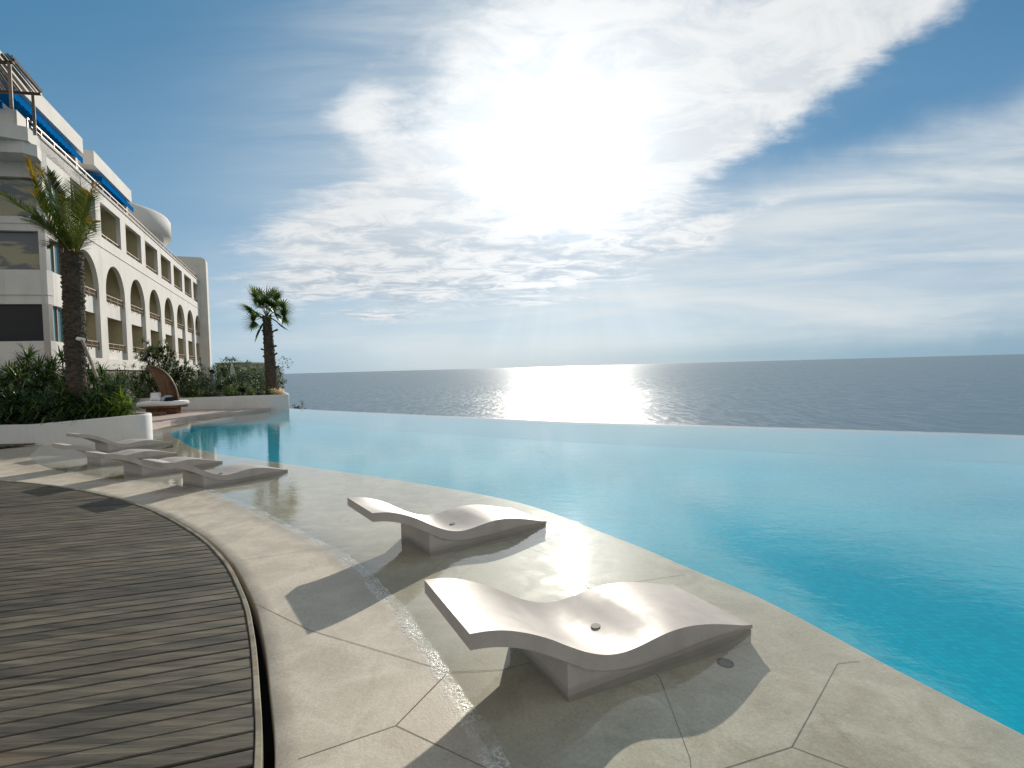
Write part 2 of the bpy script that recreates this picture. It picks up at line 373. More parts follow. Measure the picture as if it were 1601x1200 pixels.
# ---------------------------------------------------------------- mesh helpers
rng = random.Random(7)
def M(n): return MATS[n]
def tag(o, label=None, cat=None, group=None, kind=None):
    if label: o['label'] = label
    if cat: o['category'] = cat
    if group: o['group'] = group
    if kind: o['kind'] = kind
    return o
def empty(name, loc, rz=0):
    o = bpy.data.objects.new(name, None); C.objects.link(o); o.empty_display_size = .3
    o.location = loc; o.rotation_euler = (0, 0, rz); return o
def link(name, me, mt, parent=None, smooth=False, world=False):
    """world=True: the mesh holds world coordinates; re-express them in the parent's frame"""
    if world and parent is not None:
        mw = Matrix.Translation(parent.location) @ parent.rotation_euler.to_matrix().to_4x4()
        if parent.parent: mw = (Matrix.Translation(parent.parent.location) @ parent.parent.rotation_euler.to_matrix().to_4x4()) @ mw
        me.transform(mw.inverted())
    if mt and not me.materials: me.materials.append(M(mt))
    if smooth:
        for p in me.polygons: p.use_smooth = True
    o = bpy.data.objects.new(name, me); C.objects.link(o); o.parent = parent
    return o
def bm2(bm, name):
    me = bpy.data.meshes.new(name); bm.normal_update(); bm.to_mesh(me); bm.free(); return me
def mesh(name, vs, fs):
    me = bpy.data.meshes.new(name); me.from_pydata([tuple(v) for v in vs], [], fs); me.update(); return me
def add_box(bm, c, s, rz=0, bev=0, mx=None):
    g = bmesh.ops.create_cube(bm, size=1)
    T = Matrix.Translation(c) @ (mx if mx is not None else Matrix.Rotation(rz, 4, 'Z')) @ Matrix.Diagonal((*s, 1))
    bmesh.ops.transform(bm, matrix=T, verts=g['verts'])
    if bev:
        es = list({e for v in g['verts'] for e in v.link_edges})
        bmesh.ops.bevel(bm, geom=es, offset=bev, segments=2, affect='EDGES', profile=.6)
def box(name, c, s, mt, parent=None, rz=0, bev=0, mx=None, world=True):
    bm = bmesh.new(); add_box(bm, c, s, rz, bev, mx); return link(name, bm2(bm, name), mt, parent, world=world)
def add_tube(bm, pts, rad, n=8, cap=True):
    pts = [Vector(p) for p in pts]; rings = []
    ref = Vector((0, 0, 1))
    for i, p in enumerate(pts):
        t = (pts[min(i + 1, len(pts) - 1)] - pts[max(i - 1, 0)]).normalized()
        a = t.cross(ref)
        if a.length < .05: a = t.cross(Vector((1, 0, 0)))
        a.normalize(); b = t.cross(a)
        r = rad[i] if isinstance(rad, (list, tuple)) else rad
        rings.append([bm.verts.new(p + (a * math.cos(k * 2 * math.pi / n) + b * math.sin(k * 2 * math.pi / n)) * r) for k in range(n)])
    for A, B in zip(rings, rings[1:]):
        for k in range(n): bm.faces.new((A[k], A[(k + 1) % n], B[(k + 1) % n], B[k]))
    if cap: bm.faces.new(rings[0][::-1]); bm.faces.new(rings[-1])
def add_prism(bm, pts, z0, z1, zf=None):
    n = len(pts)
    A = [bm.verts.new((x, y, z0)) for x, y in pts]; B = [bm.verts.new((x, y, z1 if zf is None else zf(x, y))) for x, y in pts]
    bm.faces.new(A[::-1]); bm.faces.new(B)
    for i in range(n): bm.faces.new((A[i], A[(i + 1) % n], B[(i + 1) % n], B[i]))
def spline(P, n=12, closed=False):
    P = [np.array(p, float) for p in P]; out = []; N = len(P)
    for i in range(N if closed else N - 1):
        if closed: p0, p1, p2, p3 = P[i - 1], P[i], P[(i + 1) % N], P[(i + 2) % N]
        else: p0, p1, p2, p3 = P[max(i - 1, 0)], P[i], P[i + 1], P[min(i + 2, N - 1)]
        for k in range(n):
            t = k / n
            out.append(.5 * ((2 * p1) + (-p0 + p2) * t + (2 * p0 - 5 * p1 + 4 * p2 - p3) * t * t + (-p0 + 3 * p1 - 3 * p2 + p3) * t ** 3))
    if not closed: out.append(P[-1])
    return out
def offset(C_, d):
    o = []
    for i, p in enumerate(C_):
        t = C_[min(i + 1, len(C_) - 1)] - C_[max(i - 1, 0)]; t = t / (np.linalg.norm(t) + 1e-9)
        o.append(p + np.array([t[1], -t[0]]) * d)
    return o
def loft(rows, name, mt, parent=None, smooth=True, world=True):
    n = len(rows[0]); vs = [tuple(p) for r in rows for p in r]; fs = []
    for j in range(len(rows) - 1):
        for i in range(n - 1):
            a = j * n + i; fs.append((a, a + 1, a + n + 1, a + n))
    me = mesh(name, vs, fs)
    if sum(p.normal.z * p.area for p in me.polygons) < 0: me.flip_normals()
    return link(name, me, mt, parent, smooth, world)

# ---------------------------------------------------------------- ground, pool, sea
D = [(-.50, -6), (-.46, -3), (-.55, .1), (-.81, 1.42), (-1.08, 2.08), (-1.33, 2.57), (-1.64, 3.13), (-1.98, 3.67), (-2.57, 4.45), (-3.38, 5.29), (-4.71, 6.39), (-6.4, 7.42), (-8.34, 8.24), (-11, 8.85), (-15, 9.2), (-24, 9.0)]
W = [(1.6, -6), (.8, -3), (.25, 0), (.0, 1.5), (-.13, 2.1), (-.35, 2.54), (-.63, 3.08), (-.93, 3.61), (-1.35, 4.22), (-2.0, 4.98), (-3.2, 6.15), (-4.75, 7.5), (-7.0, 8.5), (-9.2, 9.9), (-10.8, 11.4), (-12.4, 13.6)]
S = [(4.6, -6), (3.6, -3), (2.85, .3), (2.5, 1.9), (2.34, 2.33), (2.14, 2.85), (1.84, 3.72), (1.5, 4.35), (1.01, 5.23), (-.05, 6.76), (-2.16, 8.42), (-4.61, 10.1), (-7.02, 11.81), (-8.9, 13.75), (-11.25, 17.3), (-11.7, 24.5)]
E_ = [(14.5, 6.8), (12.6, 8.4), (10.21, 10.19), (8.45, 11.27), (6.23, 12.49), (3.44, 13.96), (-.04, 16.05), (-5.02, 19.75), (-7.6, 21.6), (-10.3, 23.75), (-12.0, 25.2)]
assert len(D) == len(W) == len(S)
Ds, Ws, Ss = spline(D), spline(W), spline(S); Es = spline(E_)
Dt = offset(Ds, .045)
# terrace sheet: pool deck sloping under the water, then the deep pool's wall
def z_at(u): return .016 * (1 - u)
rows = [[(p[0], p[1], -.16) for p in Dt], [(p[0], p[1], z_at(0) - .006) for p in Dt]]
Dt2 = offset(Ds, .051); rows.append([(p[0], p[1], z_at(0)) for p in Dt2])
for k in range(1, 9):
    u = k / 8; rows.append([tuple((1 - u) * a + u * b) + (z_at(u),) for a, b in zip(Dt2, Ws)])
for k in range(1, 12):
    u = k / 12; z = -.115 * (u ** .85); rows.append([tuple((1 - u) * a + u * b) + (z,) for a, b in zip(Ws, Ss)])
Sn = offset(Ss, .0)
rows.append([(p[0], p[1], -.116) for p in offset(Ss, -.03)]); rows.append([(p[0], p[1], -.119) for p in offset(Ss, -.010)])
rows.append([(p[0], p[1], -.128) for p in Ss])
ter = loft(rows, 'terrace', 'terrace_stone'); tag(ter, kind='structure')
def terr_z(x, y):
    p = np.array([x, y]); i = min(range(len(Ws)), key=lambda i: abs(np.cross(Ss[i] - Dt[i], p - Dt[i]) / np.linalg.norm(Ss[i] - Dt[i])) + (0 if np.linalg.norm(p - Ws[i]) < 5 else 99))
    dW = Ws[i] - Dt2[i]; dS = Ss[i] - Ws[i]
    u = np.dot(p - Ws[i], dS) / np.dot(dS, dS)
    if u > 0: return -.115 * min(u, 1) ** .85
    u = np.dot(p - Dt2[i], dW) / np.dot(dW, dW); return z_at(max(0, min(1, u)))
FZ = -.34
# pool basin: wall under the shelf edge, floor, weir wall
o = loft([[(p[0], p[1], -.128) for p in Ss], [(p[0], p[1], FZ) for p in Ss]], 'pool_basin_wall', 'pool_plain', smooth=True); tag(o, kind='structure')
fl = [(p[0], p[1], FZ) for p in Ss] ; el_ = [(p[0], p[1], FZ) for p in Es]
nn = 180
def resample(P, n):
    P = [np.array(p) for p in P]; L = np.cumsum([0] + [np.linalg.norm(b - a) for a, b in zip(P, P[1:])]); o = []
    for t in np.linspace(0, L[-1], n): o.append(np.array([np.interp(t, L, [p[k] for p in P]) for k in range(len(P[0]))]))
    return o
S2, E2 = resample(Ss, nn), resample(Es, nn)
o = loft([[tuple(a * (1 - u) + b * u) + (FZ,) for a, b in zip(S2, E2)] for u in np.linspace(0, 1, 5)], 'pool_floor', 'pool_tile'); tag(o, kind='structure')
Eo = offset(E2, .16)
o = loft([[(p[0], p[1], FZ + .003) for p in offset(E2, -1.5)], [(p[0], p[1], -.20) for p in offset(E2, -.7)], [(p[0], p[1], -.045) for p in E2]], 'pool_weir_wall', 'pool_plain'); tag(o, kind='structure')
o = loft([[(p[0], p[1], -.045) for p in E2], [(p[0], p[1], -.025) for p in offset(E2, .05)], [(p[0], p[1], .004) for p in offset(E2, .13)], [(p[0], p[1], .006) for p in offset(E2, .17)], [(p[0], p[1], -.02) for p in offset(E2, .20)], [(p[0], p[1], -3.) for p in offset(E2, .22)]], 'pool_rim', 'rim_glare'); tag(o, kind='structure')
# side wall of the basin (right, outside the frame, closes the pool)
o = loft([[(4.6, -6, 0.03), (14.5, 6.8, .03)], [(4.6, -6, -1.3), (14.5, 6.8, -1.3)]], 'pool_side_wall', 'pool_tile'); tag(o, kind='structure')
# water surface
Wi = resample(offset(Ws, -.02), nn)
Er = offset(E2, .128)
rowsW = []
for u in np.linspace(0, 1, 8): rowsW.append([tuple(a * (1 - u) + b * u) + (0.,) for a, b in zip(Wi, S2)])
for u in np.linspace(0, 1, 10)[1:]: rowsW.append([tuple(a * (1 - u) + b * u) + (0.,) for a, b in zip(S2, Er)])
o = loft(rowsW, 'pool_water', 'pool_water'); tag(o, kind='structure')
# thin lip of water lapping at the shore: a low irregular ridge
Wl = resample(Ws, 900); Wl = [p for p in Wl if -8.5 < p[0] < 1.0 and p[1] > 1.0]
sec = [(-.055, .0), (-.030, .35), (-.008, .95), (.012, .75), (.04, .3), (.085, .0)]
rowsL = []
for d_, h_ in sec:
    r_ = []
    for i, p in enumerate(offset(Wl, 0)):
        t = Wl[min(i + 1, len(Wl) - 1)] - Wl[max(i - 1, 0)]; t = t / np.linalg.norm(t); nr = np.array([t[1], -t[0]])
        amp = max(0, noise.noise((p[0] * 1.1, p[1] * 1.1, 0)) * .8 + .45) * (.6 + .8 * abs(noise.noise((p[0] * 11, p[1] * 11, 4))))
        wob = .03 * noise.noise((p[0] * 2.2, p[1] * 2.2, 7)) + .012 * noise.noise((p[0] * 13, p[1] * 13, 7))
        q = p + nr * (d_ * (.6 + amp * .6) + wob); r_.append((q[0], q[1], .001 + h_ * .009 * amp))
    rowsL.append(r_)
o = loft(rowsL, 'water', 'shore_lip'); tag(o, kind='structure')
# sea
vs, fs = [], []
rad = [0, 60, 150, 400, 1000, 3000, 9000, 30000, 90000]; na = 48
for r_ in rad:
    for k in range(na): vs.append((r_ * math.cos(k * 2 * math.pi / na), r_ * math.sin(k * 2 * math.pi / na), -16.))
for j in range(len(rad) - 1):
    for k in range(na): fs.append((j * na + k, j * na + (k + 1) % na, (j + 1) * na + (k + 1) % na, (j + 1) * na + k))
o = link('sea', mesh('sea', vs, fs), 'sea_water'); tag(o, kind='structure')
# garden ground with the cliff down to the sea
G = spline([(-11.0, 23.6), (-11.6, 27), (-14.5, 32.5), (-21, 45), (-29, 60), (-44, 90), (-75, 150)], 6)
Gr = resample(G, 40)
rowsG = [[(p[0] - 90 , p[1] - 14, .0) for p in Gr], [(p[0] - 12, p[1] - 2, .05) for p in Gr], [(p[0] - 2.0, p[1], .05) for p in Gr], [(p[0] - .9, p[1], -.40) for p in Gr], [(p[0] + .5, p[1], -.6) for p in Gr], [(p[0] + .9, p[1] + .4, -3) for p in Gr], [(p[0] + 3, p[1] + 2, -17) for p in Gr]]
o = loft(rowsG, 'ground', 'garden_ground'); tag(o, kind='structure')
# land under terrace and building to the left, and behind the camera
bm = bmesh.new(); add_prism(bm, [(-1.2, -40), (-1.3, -6), (-1.6, -.5), (-2.2, 1.5), (-3.2, 3.0), (-5, 4.8), (-8.5, 6.8), (-13, 7.8), (-24, 7.8), (-24, 15), (-14, 15.0), (-13.2, 22), (-60, 24), (-80, -40)], -3, -.17)
o = link('ground', bm2(bm, 'g'), 'garden_ground'); tag(o, kind='structure')
# paved walk at the far end of the pool
bm = bmesh.new(); wk = [(-11.2, 15.2), (-11.9, 16.6), (-12.2, 18.2), (-12.2, 19.8), (-11.8, 21.3), (-11.2, 22.4), (-11.0, 23.2), (-12, 25), (-22, 27), (-24, 14)]
add_prism(bm, wk, -1.3, .10); o = link('path', bm2(bm, 'path'), 'walk_stone'); tag(o, kind='structure')
# paving joints, laid with the slope of the terrace
J = [[(-.95, 2.12), (-.58, 2.32), (-.39, 2.74), (-.62, 2.86), (-1.33, 3.21), (-1.9, 3.62)], [(-.58, 2.32), (-.05, 2.0), (.35, 1.2)], [(-.39, 2.74), (-.1, 2.78), (.15, 2.9)],
     [(.76, 2.72), (.72, 2.14), (.69, 2.03), (.35, 1.2)], [(.69, 2.03), (1.2, 2.22), (1.83, 2.89), (1.98, 2.92)], [(1.2, 2.22), (1.5, 2.01), (1.9, 1.1)],
     [(.76, 2.72), (.55, 3.9), (.35, 4.6), (-.3, 5.2)], [(.55, 3.9), (1.4, 4.2)], [(-2.44, 4.45), (-1.9, 4.72), (-1.2, 4.9), (-.7, 5.5)],
     [(-3.3, 5.3), (-2.7, 6.2), (-3.0, 7.3), (-4.2, 8.6)], [(-2.7, 6.2), (-1.6, 6.3), (-.7, 5.5)], [(-4.7, 6.5), (-4.9, 7.9), (-4.2, 8.6), (-3.9, 9.2)],
     [(-4.9, 7.9), (-6.5, 8.3), (-6.9, 9.8), (-6.0, 10.9)], [(-6.5, 8.3), (-6.6, 7.7)], [(-6.9, 9.8), (-8.8, 10.3), (-9.3, 11.9)], [(-8.8, 10.3), (-9.0, 8.7)]]
vs, fs = [], []
for L in J:
    P = []
    for a, b in zip(L, L[1:]):
        n_ = max(2, int(math.dist(a, b) / .06))
        P += [(np.array(a) * (1 - k / n_) + np.array(b) * k / n_) for k in range(n_)]
    P.append(np.array(L[-1])); w_ = .0019
    base = len(vs)
    for i, p in enumerate(P):
        t = P[min(i + 1, len(P) - 1)] - P[max(i - 1, 0)]; t = t / np.linalg.norm(t); nr = np.array([t[1], -t[0]]); z = terr_z(*p) + .0012
        for s_ in (-1, 1): q = p + nr * w_ * s_; vs.append((q[0], q[1], z))
    for i in range(len(P) - 1): a = base + 2 * i; fs.append((a, a + 1, a + 3, a + 2))
o = link('paving_joint', mesh('joints', vs, fs), 'joint_grout', ter)
# ---------------------------------------------------------------- wooden deck
e = np.array([math.cos(DECK_ANG), math.sin(DECK_ANG)]); nv = np.array([-e[1], e[0]])
Din = offset(Ds, -.032)
qs = np.array([p @ nv for p in Din]); ps = np.array([p @ e for p in Din]); o_ = np.argsort(qs)
pq = lambda q: float(np.interp(q, qs[o_], ps[o_])) - .004
ZD = .045
bm = bmesh.new(); q = -3.2; r1 = random.Random(3)
while q < 12.6:
    w_ = .112; gap = .007; a, b = q, q + w_ - gap
    if r1.random() < .25: b -= .004
    pa, pb = pq(a), pq(b); cuts = [-26]
    x = pb - r1.uniform(1.5, 6.5)
    cl = []
    while x > -25: cl.append(x); x -= r1.uniform(3.4, 5.2)
    ends = [(pa, pb)] + [(c_ - .002, c_ - .002) for c_ in cl]; starts = [(c_ + .002, c_ + .002) for c_ in cl] + [(-26, -26)]
    for (ea, eb), (sa_, sb_) in zip(ends, starts):
        dz = r1.uniform(-.0022, .0022); tl = r1.uniform(-.0018, .0018)
        ch = .005; prof = [(a, ZD - .03 + dz), (a, ZD - ch + dz), (a + ch, ZD + dz), (b - ch, ZD + dz + tl), (b, ZD - ch + dz + tl), (b, ZD - .03 + dz)]
        ringS, ringE = [], []
        for qq, zz in prof:
            f = (qq - a) / (b - a)
            p0 = e * (sa_ * (1 - f) + sb_ * f) + nv * qq; p1 = e * (ea * (1 - f) + eb * f) + nv * qq
            ringS.append(bm.verts.new((p0[0], p0[1], zz))); ringE.append(bm.verts.new((p1[0], p1[1], zz)))
        for k in range(5): bm.faces.new((ringS[k], ringE[k], ringE[k + 1], ringS[k + 1]))
        bm.faces.new(ringE[::-1]); bm.faces.new(ringS)
    q += w_
deck = link('deck', bm2(bm, 'deck'), 'deck_wood'); tag(deck, kind='structure')
Dout = offset(Ds, -.002)
o = loft([[(p[0], p[1], ZD - .16) for p in Din], [(p[0], p[1], ZD + .004) for p in Din], [(p[0], p[1], ZD + .010) for p in offset(Ds, -.028)], [(p[0], p[1], ZD + .010) for p in offset(Ds, -.006)], [(p[0], p[1], ZD + .004) for p in Dout], [(p[0], p[1], ZD - .20) for p in Dout]], 'edge_board', 'edge_wood', deck, smooth=False)
o = loft([[(-26, p[1] - 3, -.155) for p in Ds], [(p[0], p[1], -.155) for p in offset(Ds, .06)]], 'deck_shade_sheet', 'gap_shade', deck, smooth=False)  # near-black sheet put in as the shade beneath and beside the boards
# small piece of the same decking in front of the near planter
bm = bmesh.new(); r1 = random.Random(5)
for k in range(12):
    y0 = 11.4 + k * .13; xr = -11.35 - (0 if y0 > 12 else (12 - y0) * 1.5) - .12 * (k % 3) * 0
    xr = -12.0 - (12.95 - y0) * .75
    add_box(bm, ((xr - 17) / 2, y0, .05), (xr + 17, .12, .03), 0, .003)
o = link('boardwalk', bm2(bm, 'bw'), 'deck_wood'); tag(o, kind='structure')

# ---------------------------------------------------------------- loungers
PROF = [(0, .460, .385), (.05, .450, .372), (.10, .428, .348), (.16, .385, .305), (.22, .330, .245), (.28, .262, .178), (.34, .200, .112), (.40, .155, .072), (.46, .135, .050), (.52, .138, .038), (.58, .151, .034),
        (.64, .160, .032), (.70, .157, .036), (.76, .142, .040), (.82, .118, .040), (.88, .088, .034), (.94, .055, .024), (.97, .040, .016), (1.0, .030, .006)]
LL, LW = 1.86, .68
def lounger_meshes():
    P = [np.array(p) for p in PROF]; fine = spline(P, 4)
    nw = 14; bm = bmesh.new(); top, bot = [], []
    def dish(s): return .052 * math.sin(math.pi * min(1, max(0, s / .62))) ** .9 if s < .62 else -.012 * math.sin(math.pi * min(1, (s - .62) / .34))
    for s, zt, zb in fine:
        rt, rb = [], []
        for k in range(nw + 1):
            w = -1 + 2 * k / nw
            rt.append(bm.verts.new((s * LL, w * LW / 2, zt - dish(s) * (1 - abs(w) ** 2.2))))
            rb.append(bm.verts.new((s * LL, w * LW / 2, zb)))
        top.append(rt); bot.append(rb)
    for a in range(len(fine) - 1):
        for k in range(nw):
            bm.faces.new((top[a][k], top[a + 1][k], top[a + 1][k + 1], top[a][k + 1])).smooth = True
            bm.faces.new((bot[a][k], bot[a][k + 1], bot[a + 1][k + 1], bot[a + 1][k])).smooth = True
        bm.faces.new((top[a][0], bot[a][0], bot[a + 1][0], top[a + 1][0])); bm.faces.new((top[a][nw], top[a + 1][nw], bot[a + 1][nw], bot[a][nw]))
    for R_2 in (0, -1):
        for k in range(nw):
            f = (top[R_2][k], top[R_2][k + 1], bot[R_2][k + 1], bot[R_2][k]); bm.faces.new(f if R_2 == 0 else f[::-1])
    bm.edges.ensure_lookup_table()
    sharp = [e_ for e_ in bm.edges if len(e_.link_faces) == 2 and e_.calc_face_angle(0) > R(40)]
    bmesh.ops.bevel(bm, geom=sharp, offset=.0045, segments=2, affect='EDGES')
    for f in bm.faces: f.smooth = True
    shell = bm2(bm, 'lounger_seat'); shell.set_sharp_from_angle(angle=R(24))
    # base: wedge under the shell from 0.29 of the length to the foot
    bm = bmesh.new(); ys = (-LW / 2 + .012, LW / 2 - .012); L_, R2 = [], []
    sub = [(s, zt, zb) for s, zt, zb in fine if s > .275]
    for y, lst in ((ys[0], L_), (ys[1], R2)):
        for s, zt, zb in sub: lst.append((bm.verts.new((s * LL, y, max(zb + .004, -.02))), bm.verts.new((s * LL, y, -.14))))
    for i in range(len(sub) - 1):
        bm.faces.new((L_[i][0], L_[i][1], L_[i + 1][1], L_[i + 1][0])); bm.faces.new((R2[i][0], R2[i + 1][0], R2[i + 1][1], R2[i][1]))
        bm.faces.new((L_[i][0], L_[i + 1][0], R2[i + 1][0], R2[i][0]))
    bm.faces.new((L_[0][0], R2[0][0], R2[0][1], L_[0][1])); bm.faces.new((L_[-1][0], L_[-1][1], R2[-1][1], R2[-1][0]))
    base = bm2(bm, 'lounger_base')
    bm = bmesh.new()
    zc = .1365 - .052 * math.sin(math.pi * .5 / .62) ** .9 + .0005
    g = bmesh.ops.create_cone(bm, cap_ends=True, segments=28, radius1=.030, radius2=.028, depth=.006)
    bmesh.ops.rotate(bm, cent=(0, 0, 0), matrix=Matrix.Rotation(-.10, 3, 'Y'), verts=g['verts']); bmesh.ops.translate(bm, vec=(.50 * LL, 0, zc + .001), verts=g['verts'])
    cap = bm2(bm, 'cap')
    return shell, base, cap
shell, base, cap = lounger_meshes()
def make_lounger(head_near, ang, label):
    # head_near: world position of the corner at the head on the camera's side
    c_, s_ = math.cos(ang), math.sin(ang)
    hx, hy = head_near[0] - s_ * LW / 2, head_near[1] + c_ * LW / 2
    t = empty('pool_lounger', (hx, hy, 0), ang); tag(t, label, 'lounger', 'sculpted stone loungers along the pool')
    link('seat_shell', shell, 'cast_stone', t); link('base', base, 'cast_stone', t); link('drain_cap', cap, 'cap_grey', t)
    return t
make_lounger((-.22, 2.26), R(26.8), 'largest, nearest wavy pale stone lounger, with a round steel cap in its seat')
make_lounger((-1.20, 4.26), R(35), 'wavy pale stone lounger just beyond the nearest one, alone in the shallow water')
make_lounger((-4.86, 7.05), R(56), 'nearest of the four stone loungers by the white planter, beside the deck tip')
make_lounger((-6.44, 8.02), R(60), 'second nearest of the four stone loungers by the planter, its head behind no other')
make_lounger((-8.10, 9.22), R(58), 'third of the four stone loungers toward the white planter, raised head farthest left')
make_lounger((-9.35, 11.0), R(60), 'farthest stone lounger, right in front of the white planter wall')
# underwater light in the shelf
t = empty('floor_light', (1.18, 2.88, terr_z(1.18, 2.88))); tag(t, 'small round light set flush in the flooded terrace beside the nearest lounger', 'light')
bm = bmesh.new(); ring = []
for k in range(36):
    a = k * math.pi / 18; ring.append([bm.verts.new((r_ * math.cos(a), r_ * math.sin(a), z_)) for r_, z_ in ((.036, .001), (.037, .006), (.044, .006), (.046, .0))])
for k in range(36):
    for j in range(3): bm.faces.new((ring[k][j], ring[k][j + 1], ring[(k + 1) % 36][j + 1], ring[(k + 1) % 36][j]))
link('trim_ring', bm2(bm, 'ring'), 'dark_metal', t)
bm = bmesh.new(); bmesh.ops.create_cone(bm, cap_ends=True, segments=28, radius1=.036, radius2=.034, depth=.006); bmesh.ops.create_cone(bm, cap_ends=True, segments=10, radius1=.006, radius2=.004, depth=.014)
link('lens', bm2(bm, 'lens'), 'cap_grey', t)
# ---------------------------------------------------------------- planters
def planter(name, outline, hf, base_z, label, th=.16, soil=.10):
    O = spline(outline, 8, closed=True)
    cxy = sum(O) / len(O); t = empty(name, (cxy[0], cxy[1], base_z)); tag(t, label, 'planter')
    O.append(O[0]); n = len(O)
    def ins(d):
        o_ = []
        for i in range(n):
            a = O[(i - 1) % (n - 1)]; b = O[(i + 1) % (n - 1)]; tt = (b - a) / np.linalg.norm(b - a); o_.append(O[i] + np.array([-tt[1], tt[0]]) * d * SGN)
        return o_
    area = sum(O[i][0] * O[i + 1][1] - O[i + 1][0] * O[i][1] for i in range(n - 1)); SGN = 1 if area > 0 else -1
    prof = [(0, -99), (0, -.035), (.012, -.010), (.04, 0), (th - .04, 0), (th - .012, -.010), (th, -.035), (th, -soil - .25)]
    rows = [[(p[0], p[1], -.15 if h == -99 else hf(*q) + h) for p, q in zip(ins(d_), O)] for d_, h in prof]
    loft(rows, 'wall', 'planter_plaster', t, smooth=True)
    I = ins(th - .02)[:-1]; bm = bmesh.new(); vs_ = [bm.verts.new((p[0], p[1], hf(*q) - soil)) for p, q in zip(I, O)]
    c0 = bm.verts.new((cxy[0], cxy[1], hf(*cxy) - soil + .04))
    for i in range(len(vs_)): bm.faces.new((vs_[i], vs_[(i + 1) % len(vs_)], c0))
    link('soil', bm2(bm, 'soil'), 'soil', t, world=True)
    return t
planter('white_planter', [(-17.5, 14.6), (-15.2, 13.6), (-13.5, 13.12), (-12.2, 12.98), (-10.9, 12.90), (-9.95, 12.84), (-9.5, 13.02), (-9.55, 13.5), (-10.2, 14.3), (-11.2, 15.2), (-13, 16.4), (-16, 17.4), (-18.5, 16.5)],
        lambda x, y: .53 + .17 * max(0, min(1, (x + 12.3) / 2.6)), 0, 'near curved white plastered planter with rounded rim, filled with tall dark leafy plants')
planter('white_planter', [(-10.55, 23.95), (-10.66, 24.4), (-11.55, 26.2), (-13.3, 29), (-17, 31), (-22, 30), (-21, 26.5), (-16.5, 24.3), (-14, 23.8), (-12, 23.55), (-11.0, 23.6)],
        lambda x, y: .68 - .05 * max(0, min(1, (-12 - x) / 4)), 0, 'far low white planter at the pool corner holding the fan palm and hedging')

# ---------------------------------------------------------------- plants
def blade(bm, p, az, el, L, wd, droop=.5, segs=4, fold=.25, mi=0, twist=0):
    """one strap leaf: a folded ribbon that arches over and tapers to a point"""
    d = Vector((math.cos(az) * math.cos(el), math.sin(az) * math.cos(el), math.sin(el)))
    side = Vector((-math.sin(az), math.cos(az), 0)); side = (side * math.cos(twist) + d.cross(side) * math.sin(twist))
    pos = Vector(p); prev = None; st = L / segs
    for i in range(segs + 1):
        f = i / segs; w = wd * (0.55 + 1.6 * f * (1 - f) * 1.3) * (1 - f ** 3) + .0005
        nrm = side.cross(d).normalized()
        a = bm.verts.new(pos - side * w + nrm * w * fold); c = bm.verts.new(pos); b = bm.verts.new(pos + side * w + nrm * w * fold)
        if prev:
            f1 = bm.faces.new((prev[0], prev[1], c, a)); f2 = bm.faces.new((prev[1], prev[2], b, c)); f1.material_index = f2.material_index = mi
            f1.smooth = f2.smooth = True
        prev = (a, c, b)
        d = (d + Vector((0, 0, -1)) * droop / segs).normalized(); pos = pos + d * st
def rosette(bm, p, n, L, wd, el0=.2, el1=1.4, droop=.8, rnd=rng, mi=0, segs=4):
    for i in range(n):
        f = i / n; blade(bm, (p[0] + rnd.uniform(-.03, .03), p[1] + rnd.uniform(-.03, .03), p[2] + rnd.uniform(-.04, .04)), i * 2.399 + rnd.uniform(-.3, .3), el0 + (el1 - el0) * f + rnd.uniform(-.15, .15), L * rnd.uniform(.7, 1.1), wd * rnd.uniform(.8, 1.2), droop * rnd.uniform(.6, 1.3), segs, mi=mi)
def cane_plant(seed, heads, rad, h0, h1, L, wd, n=34, droop=.9):
    """returns (leaf mesh, stem mesh) of a many-headed strap-leaved shrub"""
    r = random.Random(seed); lb, sb = bmesh.new(), bmesh.new()
    for k in range(heads):
        a = k * 2.4 + r.uniform(-.4, .4); rr = rad * math.sqrt((k + .5) / heads)
        h = h0 + (h1 - h0) * r.random() * (1 - .35 * rr / rad) if k else h1
        p = (rr * math.cos(a), rr * math.sin(a), h)
        add_tube(sb, [(p[0] * .25, p[1] * .25, 0), (p[0] * .7, p[1] * .7, h * .55), p], [.025, .02, .015], 6)
        rosette(lb, p, n, L, wd, -.25, 1.35, droop, r)
        rosette(lb, (p[0] * .9, p[1] * .9, h * .62), n // 2, L, wd, -.2, .9, droop, r)
    return bm2(lb, 'leaves'), bm2(sb, 'stems')
cane = [cane_plant(11, 7, .42, .45, 1.15, .46, .020), cane_plant(12, 6, .36, .35, .85, .50, .026, 30, 1.1), cane_plant(13, 8, .46, .6, 1.45, .42, .016, 40, .7)]
def place_plant(name, meshes, loc, sc_, rz, leafm, label, cat, group, stem='bark'):
    t = empty(name, loc, rz); tag(t, label, cat, group)
    for nm, me, mm in (('leaves', meshes[0], leafm), ('stem', meshes[1], stem)):
        if me is None: continue
        me2 = me
        key = me.name + mm
        if me.materials and me.materials[0].name != mm:
            me2 = bpy.data.meshes.get(key) or me.copy(); me2.name = key; me2.materials.clear(); me2.materials.append(M(mm))
        o = link(nm, me2, mm, t); o.scale = (sc_,) * 3
    return t
r2 = random.Random(21)
